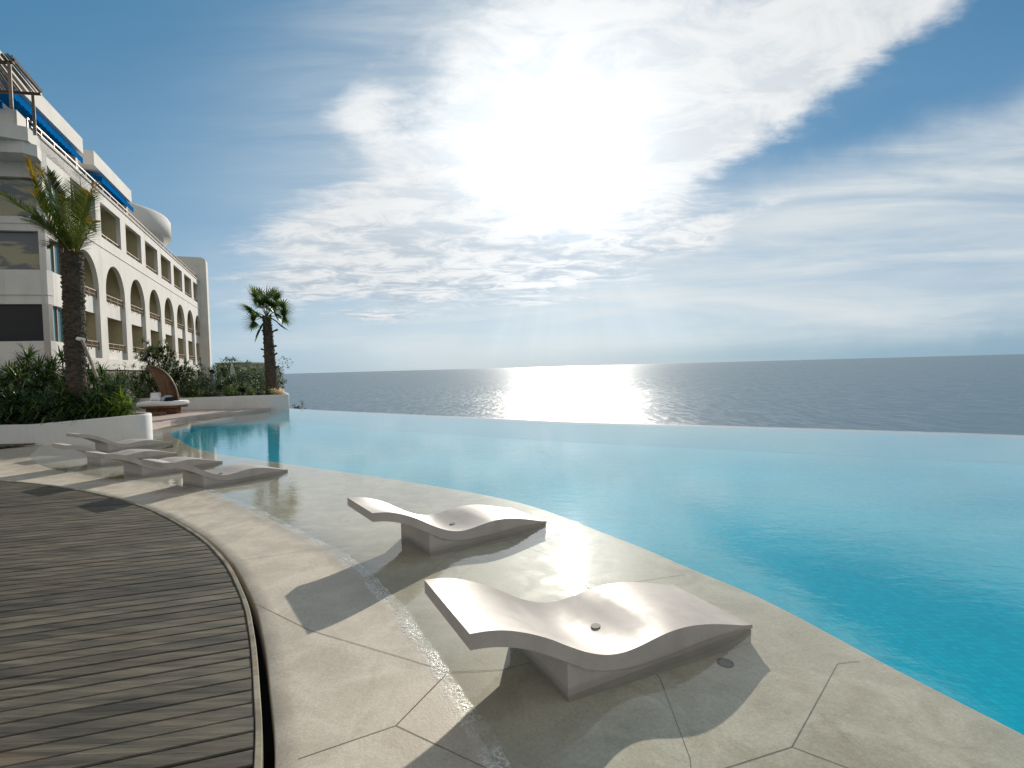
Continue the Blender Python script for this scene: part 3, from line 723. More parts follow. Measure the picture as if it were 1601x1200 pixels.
# near planter: tall dark shrubs, a back row and a front row; shorter to the right
back = [(-16.4, 15.6, 1.25, 2), (-15.3, 15.9, 1.20, 0), (-14.4, 15.5, 1.30, 2), (-13.5, 15.5, 1.25, 2), (-12.7, 14.9, 1.25, 0), (-12.0, 15.3, 1.05, 1), (-13.9, 14.9, 1.25, 2), (-15.0, 14.8, 1.15, 2)]
for x, y, s_, k in back:
    place_plant('strap_leaf_shrub', cane[k], (x, y, .45), s_, r2.uniform(0, 6), 'strap_leaf', 'tall dark green spiky shrub at the back of the near white planter', 'shrub', 'tall shrubs at the back of the near planter')
front_ = [(-15.6, 14.2, 1.0, 1), (-14.9, 14.0, 1.05, 2), (-14.2, 13.75, 1.0, 1), (-13.4, 13.9, 1.1, 0), (-12.9, 13.55, .95, 1), (-12.2, 13.9, 1.05, 0), (-11.8, 13.45, .95, 1), (-11.2, 13.9, 1.0, 0), (-10.9, 13.40, .85, 1), (-12.5, 13.35, .7, 1), (-13.2, 13.4, .7, 1), (-13.9, 13.45, .75, 1), (-14.6, 13.65, .75, 1), (-15.4, 13.9, .8, 1), (-11.5, 13.25, .6, 1), (-10.8, 13.9, .7, 1), (-11.6, 14.6, .95, 2), (-11.0, 14.2, .75, 0)]
for x, y, s_, k in front_:
    place_plant('strap_leaf_shrub', cane[k], (x, y, .45), s_, r2.uniform(0, 6), 'strap_leaf', 'dark glossy strap-leaved plant along the front rim of the near white planter', 'shrub', 'leafy plants along the rim of the near planter')
place_plant('strap_leaf_shrub', cane[1], (-10.4, 13.5, .50), .72, 1.2, 'lime_leaf', 'yellow green drooping plant spilling over the right end of the near white planter', 'shrub', None)
# agave-like pale plant in far planter
lb = bmesh.new(); rosette(lb, (0, 0, 0), 16, .75, .045, .3, 1.3, 1.9, random.Random(3), segs=6); pale_me = bm2(lb, 'pale')
# leafy hedge bushes: clusters of small pointed leaves
def bush_mesh(seed, rx, ry, rz, n, ll, lw):
    r = random.Random(seed); bm = bmesh.new(); sb = bmesh.new()
    cl = [(Vector((r.gauss(0, .42) * rx, r.gauss(0, .42) * ry, rz * (.25 + abs(r.gauss(.45, .3))))), r.uniform(.16, .30) * rx) for _ in range(16)]
    for c_, cr in cl:
        add_tube(sb, [(c_.x * .15, c_.y * .15, 0), (c_.x * .6, c_.y * .6, c_.z * .5), tuple(c_ * .93)], [.02, .011, .004], 5)
        for _ in range(n // 16):
            v = Vector((r.gauss(0, 1), r.gauss(0, 1), r.gauss(0, 1))).normalized()
            p = c_ + v * cr * r.uniform(.55, 1.15)
            if p.z < .02: continue
            blade(bm, p, math.atan2(v.y, v.x) + r.uniform(-.7, .7), r.uniform(-.4, 1.1), ll * r.uniform(.6, 1.2), lw * r.uniform(.7, 1.2), .5, 2)
    return bm2(bm, 'foliage'), bm2(sb, 'branches')
bushes = [bush_mesh(31, .75, .6, .75, 900, .13, .022), bush_mesh(32, .6, .55, .95, 900, .16, .018), bush_mesh(33, .8, .6, .6, 900, .11, .026)]
hz = [(-11.35, 24.3, .45, 0, 'l'), (-11.9, 24.1, .55, 2, 'h'), (-12.5, 24.4, .62, 0, 'l'), (-13.1, 24.2, .60, 2, 'h'), (-13.6, 24.6, .75, 0, 'l'), (-14.2, 24.4, .65, 2, 'h'), (-14.8, 24.8, .75, 0, 'h'), (-15.4, 24.9, .70, 2, 'l'), (-16.0, 25.2, .75, 0, 'h')]
for x, y, s_, k, q in hz:
    if q == 'l': lab, grp, lm = 'low yellow green bush at the front rim of the far white planter', 'yellow green bushes in the far planter', 'lime_leaf'
    else: lab, grp, lm = 'low mid green bush at the front rim of the far white planter', 'mid green bushes in the far planter', 'hedge_leaf'
    place_plant('hedge_bush', bushes[k], (x, y, .5), s_, r2.uniform(0, 6), lm, lab, 'bush', grp)
for x, y, s_, k in [(-13.5, 26.0, .7, 1), (-13.8, 26.2, 1.05, 0), (-14.8, 26.6, 1.25, 1), (-15.6, 26.4, 1.35, 0), (-16.6, 26.6, 1.35, 1), (-17.7, 26.8, 1.4, 0), (-18.8, 27.2, 1.4, 1), (-20, 27.5, 1.5, 0)]:
    place_plant('hedge_bush', bushes[k], (x, y, .45), s_, r2.uniform(0, 6), 'dark_leaf', 'taller dark green bush in the back of the far planter below the hotel', 'bush', 'taller dark bushes in the far planter')
place_plant('flowering_bush', bushes[2], (-11.2, 24.45, .52), .62, 0, 'petal', 'bush of pale pink flowers at the far planter corner, right of the fan palm', 'bush', None)
place_plant('agave', (pale_me, None), (-14.9, 24.25, .55), .8, 1.0, 'lime_leaf', 'pale arching agave leaves low on the rim of the far planter', 'agave', None)
# garden beyond the planter
for x, y, s_, k in [(-17.5, 31, 1.6, 1), (-16.2, 33, 1.7, 0), (-18.8, 35, 2.0, 1), (-17.3, 37, 2.1, 0), (-19.5, 39, 1.9, 1), (-16.8, 34.5, 1.6, 1), (-15.3, 30.5, 1.2, 0), (-21.5, 41, 2.2, 0), (-24, 43, 2.2, 1)]:
    place_plant('garden_shrub', bushes[k], (x, y, .1), s_, r2.uniform(0, 6), 'hedge_leaf', 'rounded green shrub in the garden beyond the far planter', 'shrub', 'garden shrubs beyond the far planter')
for k_, (x, y, s_) in enumerate([(-10.95, 26.2, .55), (-11.55, 26.0, .38)]):
    place_plant('cliff_shrub', bushes[1], (x, y, -.52 if k_ == 0 else -.46), s_, 1 + k_, 'dark_leaf', ['small dark spiky shrub poking up beyond the pool edge, right of far planter', 'smaller of the two dark tufts beyond the pool edge, touching the far planter'][k_], 'shrub', None)
# hedge band at the foot of the hotel
for k_ in range(7):
    s0 = 26 + k_ * 4.4; P_ = np.array([-10.3, 0]) + np.array([-.381, .925]) * s0 + np.array([.925, .381]) * 1.4
    place_plant('hedge_bush', bushes[k_ % 3], (P_[0], P_[1], .0), 1.8, k_, 'hedge_leaf', 'broad green bush growing against the stone foot of the hotel', 'bush', 'bushes along the foot of the hotel')

# small tree behind the daybed
t = empty('small_tree', (-17.1, 25.3, .5)); tag(t, 'small tree with feathery dark green clumps of leaves behind the wooden daybed', 'tree')
sb, lb = bmesh.new(), bmesh.new(); r = random.Random(9)
def pxat(px, py, Yd):
    rr = F_ * 800 + R_ * (px - 800.5) - U_ * (py - 600); k = Yd / rr.y; return Vector((rr.x * k, Yd, CAM_H + rr.z * k))
tips = [(238, 545), (226, 560), (252, 542), (245, 560), (262, 556), (232, 578), (248, 575), (222, 588), (270, 575), (285, 575), (278, 590), (292, 583), (258, 572), (240, 592), (265, 590), (230, 550)]
for (px, py) in tips:
    q_ = pxat(px, py, 25.0 + r.uniform(-.5, .5)); lp = q_ - t.location
    add_tube(sb, [(0, 0, 0), (lp.x * .2, lp.y * .2, lp.z * .45), (lp.x * .7, lp.y * .7, lp.z * .8), tuple(lp)], [.035, .022, .012, .005], 6)
    for j in range(13):
        c_ = lp + Vector((r.gauss(0, .22), r.gauss(0, .2), r.gauss(0, .17)))
        rosette(lb, c_, 22, .25, .020, -.6, 1.3, .7, r, segs=2)
link('crown', bm2(lb, 'crown'), 'hedge_leaf', t); link('trunk', bm2(sb, 'trunk'), 'bark', t)

# ---------------------------------------------------------------- date palm in the near planter
def trunk_mesh(base, top, r0, r1, seed, boots, bl):
    """tapered trunk wrapped in old leaf bases"""
    r = random.Random(seed); bm = bmesh.new(); base, top = Vector(base), Vector(top); n = 14
    ax = (top - base); pts = [base + ax * (i / n) + Vector((r.uniform(-.01, .01), r.uniform(-.01, .01), 0)) for i in range(n + 1)]
    add_tube(bm, pts, [r0 + (r1 - r0) * i / n + .012 * math.sin(i * 2.3) for i in range(n + 1)], 14)
    for k in range(boots):
        f = (k + .5) / boots; a = k * 2.39996 + r.uniform(-.15, .15); c_ = base + ax * f; rr = r0 + (r1 - r0) * f
        o_ = Vector((math.cos(a), math.sin(a), 0)); s_ = Vector((-math.sin(a), math.cos(a), 0)); u_ = Vector((0, 0, 1)); w = rr * .42; L = bl * r.uniform(.6, 1.25)
        p0 = c_ + o_ * (rr * .82)
        q = [p0 - s_ * w, p0 + s_ * w, p0 + s_ * w * .45 + o_ * L * .55 + u_ * L, p0 - s_ * w * .45 + o_ * L * .55 + u_ * L]
        q2 = [v - u_ * .035 - o_ * .01 for v in q[:2]] + [v + o_ * .012 - u_ * .028 for v in q[2:]]
        A = [bm.verts.new(v) for v in q]; B = [bm.verts.new(v) for v in q2]
        bm.faces.new(A); bm.faces.new(B[::-1])
        for i in range(4): bm.faces.new((A[i], B[i], B[(i + 1) % 4], A[(i + 1) % 4]))
    return bm2(bm, 'trunk')
def frond(pts, n, L, wd, seed, vee=.9, dry_tip=0, L_end=.35):
    """feather frond along a 3D polyline: a rachis with pairs of narrow leaflets"""
    r = random.Random(seed); bm = bmesh.new(); P = spline([tuple(p) for p in pts], 10); N = len(P)
    rach = bmesh.new(); add_tube(rach, P, [.016 * (1 - .8 * i / N) + .002 for i in range(N)], 5)
    for i in range(n):
        f = .10 + .9 * i / n; k = f * (N - 1); a = int(k); q = Vector(P[a] * (1 - (k - a)) + P[min(a + 1, N - 1)] * (k - a))
        tg = Vector(P[min(a + 1, N - 1)] - P[max(a - 1, 0)]).normalized(); sd_ = tg.cross(Vector((0, 0, 1)))
        if sd_.length < .2: sd_ = tg.cross(Vector((.3, 1, 0)))
        sd_.normalize(); up_ = sd_.cross(tg).normalized()
        ll = L * (math.sin(math.pi * min(1, f * .9 + .12)) ** .6 * (1 - L_end) + L_end) * r.uniform(.85, 1.1)
        for s_ in (-1, 1):
            dv = (tg * r.uniform(.75, 1.0) + sd_ * s_ * vee + up_ * r.uniform(.05, .55)).normalized()
            blade(bm, q, math.atan2(dv.y, dv.x), math.asin(max(-1, min(1, dv.z))), ll, wd, .35, 3, .2, mi=1 if f > 1 - dry_tip + r.uniform(-.08, .08) else 0)
    return bm, rach
t = empty('date_palm', (-11.98, 13.75, .45)); tag(t, 'tall date palm with thick scaly trunk and few upright fronds in the near planter', 'palm tree')
base_ = pxat(117, 575, 13.75) ; base_.z = .45; base_.x = -11.72; top_ = pxat(113, 398, 13.75)
tb = trunk_mesh(base_, top_, .205, .235, 4, 380, .10)
link('trunk', tb, 'palm_boot', t, world=True)
cr = top_ + Vector((0, 0, -.1))
fr = [  # (points as photo pixel + depth, density, leaflet length, dry tip)
    ([(112, 400, 13.75), (72, 352, 13.55), (32, 322, 13.4), (-6, 296, 13.3)], 60, .42, 0),
    ([(113, 398, 13.75), (88, 350, 13.6), (62, 300, 13.5), (42, 250, 13.4)], 64, .42, .33),
    ([(115, 397, 13.75), (98, 348, 13.8), (80, 300, 13.8), (63, 262, 13.8)], 60, .38, .22),
    ([(118, 396, 13.75), (122, 350, 13.6), (126, 310, 13.5), (125, 272, 13.4)], 60, .36, 0),
    ([(120, 396, 13.75), (132, 352, 13.8), (140, 318, 13.9), (146, 285, 14.0)], 54, .34, .22),
    ([(112, 398, 13.75), (92, 370, 13.2), (66, 352, 12.8), (48, 340, 12.5)], 50, .36, 0),
    ([(116, 396, 13.75), (108, 360, 14.2), (100, 322, 14.8), (94, 296, 15.3)], 50, .40, 0),
    ([(120, 398, 13.75), (133, 372, 13.3), (143, 354, 12.9), (146, 345, 12.6)], 40, .30, .2),
    ([(118, 398, 13.75), (126, 376, 14.4), (134, 352, 15.0), (142, 330, 15.5)], 44, .34, 0),
    ([(108, 402, 13.75), (98, 385, 13.6), (84, 380, 13.6), (74, 384, 13.6)], 40, .28, 0),
    ([(115, 397, 13.75), (112, 362, 13.3), (106, 330, 12.9), (104, 310, 12.6)], 50, .36, 0),
    ([(112, 398, 13.75), (90, 362, 13.3), (66, 326, 13.0), (52, 300, 12.8)], 54, .38, .1),
    ([(114, 398, 13.75), (102, 350, 13.2), (88, 305, 12.9), (74, 272, 12.7)], 56, .36, 0),
    ([(118, 398, 13.75), (124, 362, 13.2), (134, 325, 12.9), (140, 300, 12.7)], 54, .34, .1),
    ([(113, 400, 13.75), (96, 376, 13.9), (70, 356, 14.2), (42, 344, 14.5)], 50, .36, 0),
    ([(117, 398, 13.75), (118, 356, 14.0), (116, 318, 14.3), (112, 286, 14.5)], 54, .36, 0),
]
for i, (pp, n_, L_, dry) in enumerate(fr):
    P_ = [pxat(*q_) for q_ in pp]
    bm, ra = frond(P_, int(n_ * 1.25), L_ * 1.3, .013, 50 + i, .8, dry)
    me = bm2(bm, 'frond'); me.materials.append(M('palm_leaf')); me.materials.append(M('dry_leaf'))
    fo = link('frond', me, None, t, world=True)
    link('rachis', bm2(ra, 'rachis'), 'dry_leaf', fo, world=False).matrix_parent_inverse = Matrix.Identity(4)
    bpy.data.objects[fo.children[0].name].data.transform(Matrix.Translation(-t.location))
# wooden prop beside the trunk
bm = bmesh.new(); a_, b_ = pxat(128, 530, 13.6), pxat(152, 590, 13.0); add_tube(bm, [a_, b_], .04, 8); bb = bmesh.new()
t = empty('tree_prop', (b_.x, b_.y, .45)); tag(t, 'grey slanting wooden pole propping the date palm trunk from the right', 'pole')
link('pole', bm2(bm, 'pole'), 'grey_wood', t, world=True)
add_tube(bb, [a_ + Vector((-.12, 0, .02)), a_ + Vector((.06, 0, -.02))], .05, 8); link('tie', bm2(bb, 'tie'), 'fabric_white', t, world=True)

# ---------------------------------------------------------------- fan palm in the far planter
b_ = pxat(426, 614, 24.9); a_ = pxat(417, 494, 24.9)
t = empty('fan_palm', (b_.x, b_.y, .55)); tag(t, 'fan palm with bushy round crown and shaggy trunk at the corner of the far planter', 'palm tree')
b_.z = .55
mid = trunk_mesh(b_, a_, .29, .19, 8, 190, .10); link('trunk', mid, 'palm_boot', t, world=True)
r = random.Random(5)
for px, py in ((409, 516), (434, 515), (411, 556), (433, 552), (436, 572), (408, 545), (432, 540)):
    bm = bmesh.new(); q_ = pxat(px, py, 24.8); c_ = Vector((b_.x + (a_.x - b_.x) * (q_.z - b_.z) / (a_.z - b_.z), 24.9, q_.z - .1)); add_tube(bm, [c_, (c_ + q_) / 2 + Vector((0, 0, -.03)), q_], [.05, .035, .05], 6)
    link('dead_leaf_stub', bm2(bm, 'stub'), 'palm_boot', t, world=True)
def fan(o_, ctr, Rf, seed, parent):
    """a palmate leaf: petiole from o_ to ctr, segments radiating from ctr"""
    r = random.Random(seed); bm = bmesh.new(); ax = (ctr - o_); ax.normalize(); n = 24; til = r.uniform(.25, 1.05)
    sd_ = ax.cross(Vector((0, 0, 1)));
    if sd_.length < .3: sd_ = ax.cross(Vector((0, 1, 0)))
    sd_.normalize(); sd_ = sd_ * math.cos(til) + Vector((0, 0, 1)) * math.sin(til) * (1 if ax.x > 0 else -1); sd_ = (sd_ - ax * sd_.dot(ax)).normalized(); nr = sd_.cross(ax)
    add_tube(bm, [o_, (o_ + ctr) / 2 + Vector((0, 0, .04)), ctr], [.022, .016, .012], 5)
    for k in range(n):
        a = (k / (n - 1) - .5) * 4.3; dv = ax * math.cos(a) + sd_ * math.sin(a) + nr * (.18 * abs(math.sin(a * 1.0)) - .05)
        dv.normalize(); L = Rf * (1 - .16 * (abs(a) / 2.1) ** 2) * r.uniform(.9, 1.06)
        blade(bm, ctr, math.atan2(dv.y, dv.x), math.asin(max(-1, min(1, dv.z))), L, .040, .34, 4, .35)
    return link('fan_leaf', bm2(bm, 'fan'), 'fan_leaf', parent, world=True)
fans = [(398, 462, 24.6), (416, 462, 24.9), (433, 466, 25.0), (444, 478, 24.6), (446, 494, 24.8), (389, 484, 24.8), (395, 502, 24.5), (406, 516, 24.7), (436, 505, 24.3), (408, 474, 24.2), (426, 476, 24.2), (414, 480, 25.8), (402, 490, 25.6), (430, 488, 25.9), (416, 470, 24.0), (424, 460, 25.4), (407, 458, 25.4)]
for i, q_ in enumerate(fans): fan(a_ + Vector((0, 0, -.05)), a_ + (pxat(*q_) - a_) * .90, .72, 80 + i, t)
# ---------------------------------------------------------------- hotel
dA = math.atan2(471 - 800.5, 800); dv_ = np.array([math.sin(dA), math.cos(dA)]); nv_ = np.array([dv_[1], -dv_[0]])   # along the facade / out of it
P0 = np.array([-10.3, 0.])
def fp(s, z, w=0): p = P0 + dv_ * s + nv_ * w; return Vector((p[0], p[1], z))
hb = fp(23, 0, 0); hotel = empty('hotel_building', hb); tag(hotel, 'white three-storey hotel with a row of arches, balconies and a curved roof drum', 'hotel')
MXF = Matrix(((dv_[0], nv_[0], 0, 0), (dv_[1], nv_[1], 0, 0), (0, 0, 1, 0), (0, 0, 0, 1)))     # local x along, y outward, z up
def fbox(name, s0, s1, w0, w1, z0, z1, mt, parent=None, bev=0):
    bm = bmesh.new(); c_ = fp((s0 + s1) / 2, (z0 + z1) / 2, (w0 + w1) / 2); add_box(bm, c_, (s1 - s0, w1 - w0, z1 - z0), 0, bev, MXF)
    return link(name, bm2(bm, name), mt, parent or hotel, world=True)
def fboxes(name, L, mt, parent=None):
    bm = bmesh.new()
    for s0, s1, w0, w1, z0, z1 in L: add_box(bm, fp((s0 + s1) / 2, (z0 + z1) / 2, (w0 + w1) / 2), (s1 - s0, w1 - w0, z1 - z0), 0, 0, MXF)
    return link(name, bm2(bm, name), mt, parent or hotel, world=True)
def wall_with_holes(name, outer, holes, w, th, mt, parent):
    cu = bpy.data.curves.new(name, 'CURVE'); cu.dimensions = '2D'; cu.fill_mode = 'BOTH'; cu.extrude = th / 2
    for L in [outer] + holes:
        sp = cu.splines.new('POLY'); sp.points.add(len(L) - 1); sp.use_cyclic_u = True
        for p, (x, y) in zip(sp.points, L): p.co = (x, y, 0, 1)
    tmp = bpy.data.objects.new('tmp', cu); me = bpy.data.meshes.new_from_object(tmp); bpy.data.objects.remove(tmp)
    T = Matrix(((dv_[0], 0, nv_[0], P0[0]), (dv_[1], 0, nv_[1], P0[1]), (0, 1, 0, 0), (0, 0, 0, 1))) @ Matrix.Translation((0, 0, w - th / 2))
    me.transform(T); me.materials.clear()
    return link(name, me, mt, parent, world=True)
S0, S1 = 23.0, 58.3
TOPS = [(25.9, 29.0)] + [(29.72 + 4.235 * i, 32.98 + 4.235 * i) for i in range(6)] + [(55.1, 57.7)]
ARC = [27.3 + 4.28 * i for i in range(8)]; AR = [1.62] * 7 + [1.5]; ARC[7] = 56.7
holes = [[(a, 9.18), (b, 9.18), (b, 11.05), (a, 11.05)] for a, b in TOPS]
for c_, r_ in zip(ARC, AR):
    h = [(c_ - r_, 2.70), (c_ + r_, 2.70)] + [(c_ + r_ * math.cos(k * math.pi / 24), 6.32 + r_ * math.sin(k * math.pi / 24)) for k in range(25)]
    holes.append(h)
# chamfered glass bay windows at the near end
holes += [[(23.35, 3.27), (25.0, 3.27), (25.0, 4.79), (23.35, 4.79)], [(23.35, 6.2), (25.0, 6.2), (25.0, 7.6), (23.35, 7.6)], [(23.35, 8.6), (25.3, 8.6), (25.3, 10.05), (23.35, 10.75)]]
wall_with_holes('facade_wall', [(S0, 2.12), (S1, 2.12), (S1, 11.55), (S0, 11.55)], holes, 0, .22, 'stucco', hotel)
fbox('stone_base', S0 + .2, S1, -.6, -.10, -.1, 2.12, 'stone_wall')
fbox('string_course', S0 + 2.2, S1, .0, .035, 8.60, 8.66, 'stucco')
fboxes('parapet_cap', [(S0, S1, -.5, .06, 11.55, 11.62)], 'stucco')
for k, (a, b) in enumerate([(23.35, 25.0), (23.35, 25.0), (23.35, 25.3)]):
    z0, z1 = [(3.27, 4.79), (6.2, 7.6), (8.6, 10.75)][k]
    w_ = fbox('bay_window', a - .1, b + .1, -.22, -.20, z0 - .1, z1 + .1, 'sky_glass')
    fboxes('frame', [(a, a + .06, -.20, -.12, z0, z1), (b - .12, b, -.20, -.05, z0, z1), ((a + b) / 2 - .03, (a + b) / 2 + .03, -.20, -.14, z0, z1)], 'rail_metal', w_)
def rail(s0, s1, w, zt, parent, posts=0):
    L = [(s0, s1, w - .03, w + .03, zt - .05, zt), (s0, s1, w - .012, w + .012, zt - .24, zt - .215)]
    n_ = posts or max(2, int((s1 - s0) / 1.0)); L += [(s0 + (s1 - s0) * k / n_ - .02, s0 + (s1 - s0) * k / n_ + .02, w - .02, w + .02, zt - .45, zt - .05) for k in range(n_ + 1)]
    return fboxes('railing', L, 'rail_metal', parent)
def balcony(a, b, z0, z1, sill, zr):
    """a recessed balcony: back wall with a glass door, partitions, floor and its rail"""
    bx = fboxes('balcony', [(a - .35, a - .02 - .0, -2.2, -.23, z0, z1), (b + .02, b + .35, -2.2, -.23, z0, z1), (a - .35, b + .35, -2.5, -2.2, z0, z1), (a - .35, b + .35, -2.2, -.23, z1, z1 + .12)], 'balcony_paint')
    fbox('glass_door', a + .5, b - .5, -2.2, -2.17, z0 + .05, z1 - .35, 'window_glass', bx)
    rail(a, b, -.12, zr, bx)
    return bx
for i, (a, b) in enumerate(TOPS): balcony(a, b, 8.95, 11.25, 9.2, 9.45)
for c_, r_ in zip(ARC, AR):
    a, b = c_ - r_, c_ + r_
    bx = balcony(a, b, 5.15, 8.05, 5.9, 6.22); fbox('spandrel', a, b, -.36, -.19, 5.02, 5.86, 'stucco', bx)
    bx = balcony(a, b, 2.5, 5.0, 3.25, 3.58); fbox('parapet', a, b, -.36, -.19, 2.70, 3.24, 'stucco', bx)
fboxes('floor_slab', [(S0 + 2.6, S1, -8, -.24, 8.22, 8.55), (S0 + 2.4, S1, -9, -.24, 11.30, 11.5)], 'stucco')
# inner body closing the volume behind the balconies
fbox('rear_wall', S0 + 3.1, S1, -12, -2.6, 0, 11.25, 'stucco')
# front wing facing the camera
ev = np.array([-.981, -.195])
def gp(k, z, q=0): p = P0 + dv_ * 23.0 + ev * k + np.array([.195, -.981]) * q; return Vector((p[0], p[1], z))
MXG = Matrix(((ev[0], -.195, 0, 0), (ev[1], .981, 0, 0), (0, 0, 1, 0), (0, 0, 0, 1)))
def gbox(name, k0, k1, q0, q1, z0, z1, mt, parent=None):
    bm = bmesh.new(); add_box(bm, gp((k0 + k1) / 2, (z0 + z1) / 2, (q0 + q1) / 2), (k1 - k0, q1 - q0, z1 - z0), 0, 0, MXG); return link(name, bm2(bm, name), mt, parent or hotel, world=True)
K1 = 14
for z0, z1, q in ((-.1, 3.27, .0), (4.79, 6.19, .02), (7.77, 8.35, .02), (9.95, 11.05, .0)):
    gbox('front_wall', .0, K1, -.35, q, z0, z1, 'stucco')
gbox('ledge', -.02, K1, -.3, .07, 5.16, 5.22, 'stucco'); gbox('ledge', -.02, K1, -.3, .06, 8.06, 8.11, 'stucco')
for z0, z1, mt_ in ((3.27, 4.79, 'window_glass'), (6.19, 7.77, 'painted_reflection_glass'), (8.35, 9.95, 'painted_reflection_glass')):
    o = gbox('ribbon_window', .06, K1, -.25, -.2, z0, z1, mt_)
    bm = bmesh.new()
    for k in range(5): add_box(bm, gp(2.05 + 2.4 * k, (z0 + z1) / 2, -.17), (.07, .07, z1 - z0), 0, 0, MXG)
    add_box(bm, gp(.03, (z0 + z1) / 2, -.12), (.06, .2, z1 - z0), 0, 0, MXG)
    link('frame', bm2(bm, 'frame'), 'dark_metal', o, world=True)
gbox('end_wall', .6, K1, -.62, -.5, 0, 11.0, 'balcony_paint'); fbox('end_wall', 25.05, 25.35, -2.7, -.24, 0, 11.2, 'stucco')
# overhanging terrace slab and upper parapet at the near corner
bm = bmesh.new(); add_prism(bm, [tuple(fp(s, 0, w)[:2]) for s, w in ((22.0, .0), (29.0, .0), (29, -.42), (23, -9), (20.0, -12), (19.4, -12))], 11.02, 11.56); link('terrace_slab', bm2(bm, 'slab'), 'stucco', hotel, world=True)
bm = bmesh.new(); add_prism(bm, [tuple(gp(k, 0, q)[:2]) for k, q in ((-.05, .02), (-.25, .6), (0, 1.0), (K1, 1.0), (K1, 0.02))], 10.55, 11.02); link('slab_soffit', bm2(bm, 'sof'), 'stucco', hotel, world=True)
pa = []
for (px, Yd) in ((-60, 20.2), (22, 20.9), (40, 21.9)): pa.append(pxat(px, 170, Yd))
bm = bmesh.new(); 
for a_, b_ in zip(pa, pa[1:]):
    c_ = (a_ + b_) / 2; L_ = (b_.xy - a_.xy).length; an = math.atan2(b_.y - a_.y, b_.x - a_.x); add_box(bm, (c_.x, c_.y, 12.05), (L_, .14, .98), an)
upper = link('upper_parapet', bm2(bm, 'up'), 'stucco', hotel, world=True)
box('blue_panel', tuple(pxat(-1, 163, 20.55)), (.20, .04, .28), 'awning_blue', hotel, rz=math.atan2(.7, 2.1))
# roof rail along the whole facade
rail(22.2, 57.9, -.08, 12.02, hotel, 30)
# penthouse blocks with white fascia, recessed wall and blue awnings
def pent(s0, s1, w, zf0=16.25, zf1=17.22):
    wl = fboxes('penthouse', [(s0, s1, -12, w - 2.2, 11.5, zf0)], 'stucco'); fboxes('fascia', [(s0, s1, -12, w, zf0, zf1)], 'stucco', wl)
    fboxes('end_wall', [(s1 - .4, s1, w - 2.2, w - .3, 11.5, zf0)], 'stucco', wl)
    fboxes('sliding_glass', [(s0 + .6, s1 - .6, w - 2.2, w - 2.16, 12, zf0 - .5)], 'window_glass', wl)
def awning(s0, s1, w, label=None):
    bm = bmesh.new(); T = [fp(s0, 16.2, w - 1.3), fp(s1, 16.2, w - 1.3), fp(s1, 15.80, w + .12), fp(s0, 15.80, w + .12)]
    A = [bm.verts.new(p) for p in T]; B = [bm.verts.new(p - Vector((0, 0, .04))) for p in T]; n_ = 18
    bm.faces.new(A); bm.faces.new(B[::-1])
    for i in range(4): bm.faces.new((A[i], B[i], B[(i + 1) % 4], A[(i + 1) % 4]))
    for k in range(n_):     # scalloped valance
        f0, f1 = k / n_, (k + 1) / n_; p, q_ = T[3].lerp(T[2], f0), T[3].lerp(T[2], f1); m_ = (p + q_) / 2
        L = [p, q_, q_ - Vector((0, 0, .34)), m_ - Vector((0, 0, .42)), p - Vector((0, 0, .34))]; F1 = [bm.verts.new(v) for v in L]; off = Vector((-nv_[0] * .02, -nv_[1] * .02, 0)); F2 = [bm.verts.new(v + off) for v in L]
        bm.faces.new(F1); bm.faces.new(F2[::-1])
        for i in range(5): bm.faces.new((F1[i], F2[i], F2[(i + 1) % 5], F1[(i + 1) % 5]))
    for s_ in (T[0:1] + T[3:4], T[1:3]):
        pass
    return link('awning', bm2(bm, 'awning'), 'awning_blue', hotel, world=True)
pent(24.0, 37.7, -3.0); pent(39.6, 48.0, -3.0)
awning(28.6, 37.2, -3.0); awning(40.6, 47.9, -3.0)
fboxes('penthouse_divider', [(37.7, 39.6, -12, -5.5, 11.5, 15.6)], 'stucco')
bm = bmesh.new(); n_ = 48; pr = [(6.1, 11.5), (6.1, 15.3), (6.75, 15.32), (6.75, 16.9), (6.6, 17.15), (6.2, 17.25), (0.01, 17.25)]; ctr = fp(55.6, 0, -8.6); rings = []
for rr, zz in pr: rings.append([bm.verts.new((ctr.x + rr * math.cos(k * 2 * math.pi / n_), ctr.y + rr * math.sin(k * 2 * math.pi / n_), zz)) for k in range(n_)])
for A, B in zip(rings, rings[1:]):
    for k in range(n_): bm.faces.new((A[k], A[(k + 1) % n_], B[(k + 1) % n_], B[k])).smooth = True
link('roof_drum', bm2(bm, 'drum'), 'stucco', hotel, world=True)
# tall end fin with a rounded shoulder
pts = [(-9.0, -.1), (.72, -.1), (.72, 13.55)] + [(.72 - .5 * (1 - math.cos(k * math.pi / 12)), 13.55 + .5 * math.sin(k * math.pi / 12)) for k in range(1, 7)] + [(-9.0, 14.05)]
bm = bmesh.new(); A = [bm.verts.new(fp(58.3, z, w)) for w, z in pts]; B = [bm.verts.new(fp(59.4, z, w)) for w, z in pts]
bm.faces.new(A[::-1]); bm.faces.new(B)
for i in range(len(pts)): bm.faces.new((A[i], A[(i + 1) % len(pts)], B[(i + 1) % len(pts)], B[i]))
link('end_fin', bm2(bm, 'fin'), 'stucco', hotel, world=True)
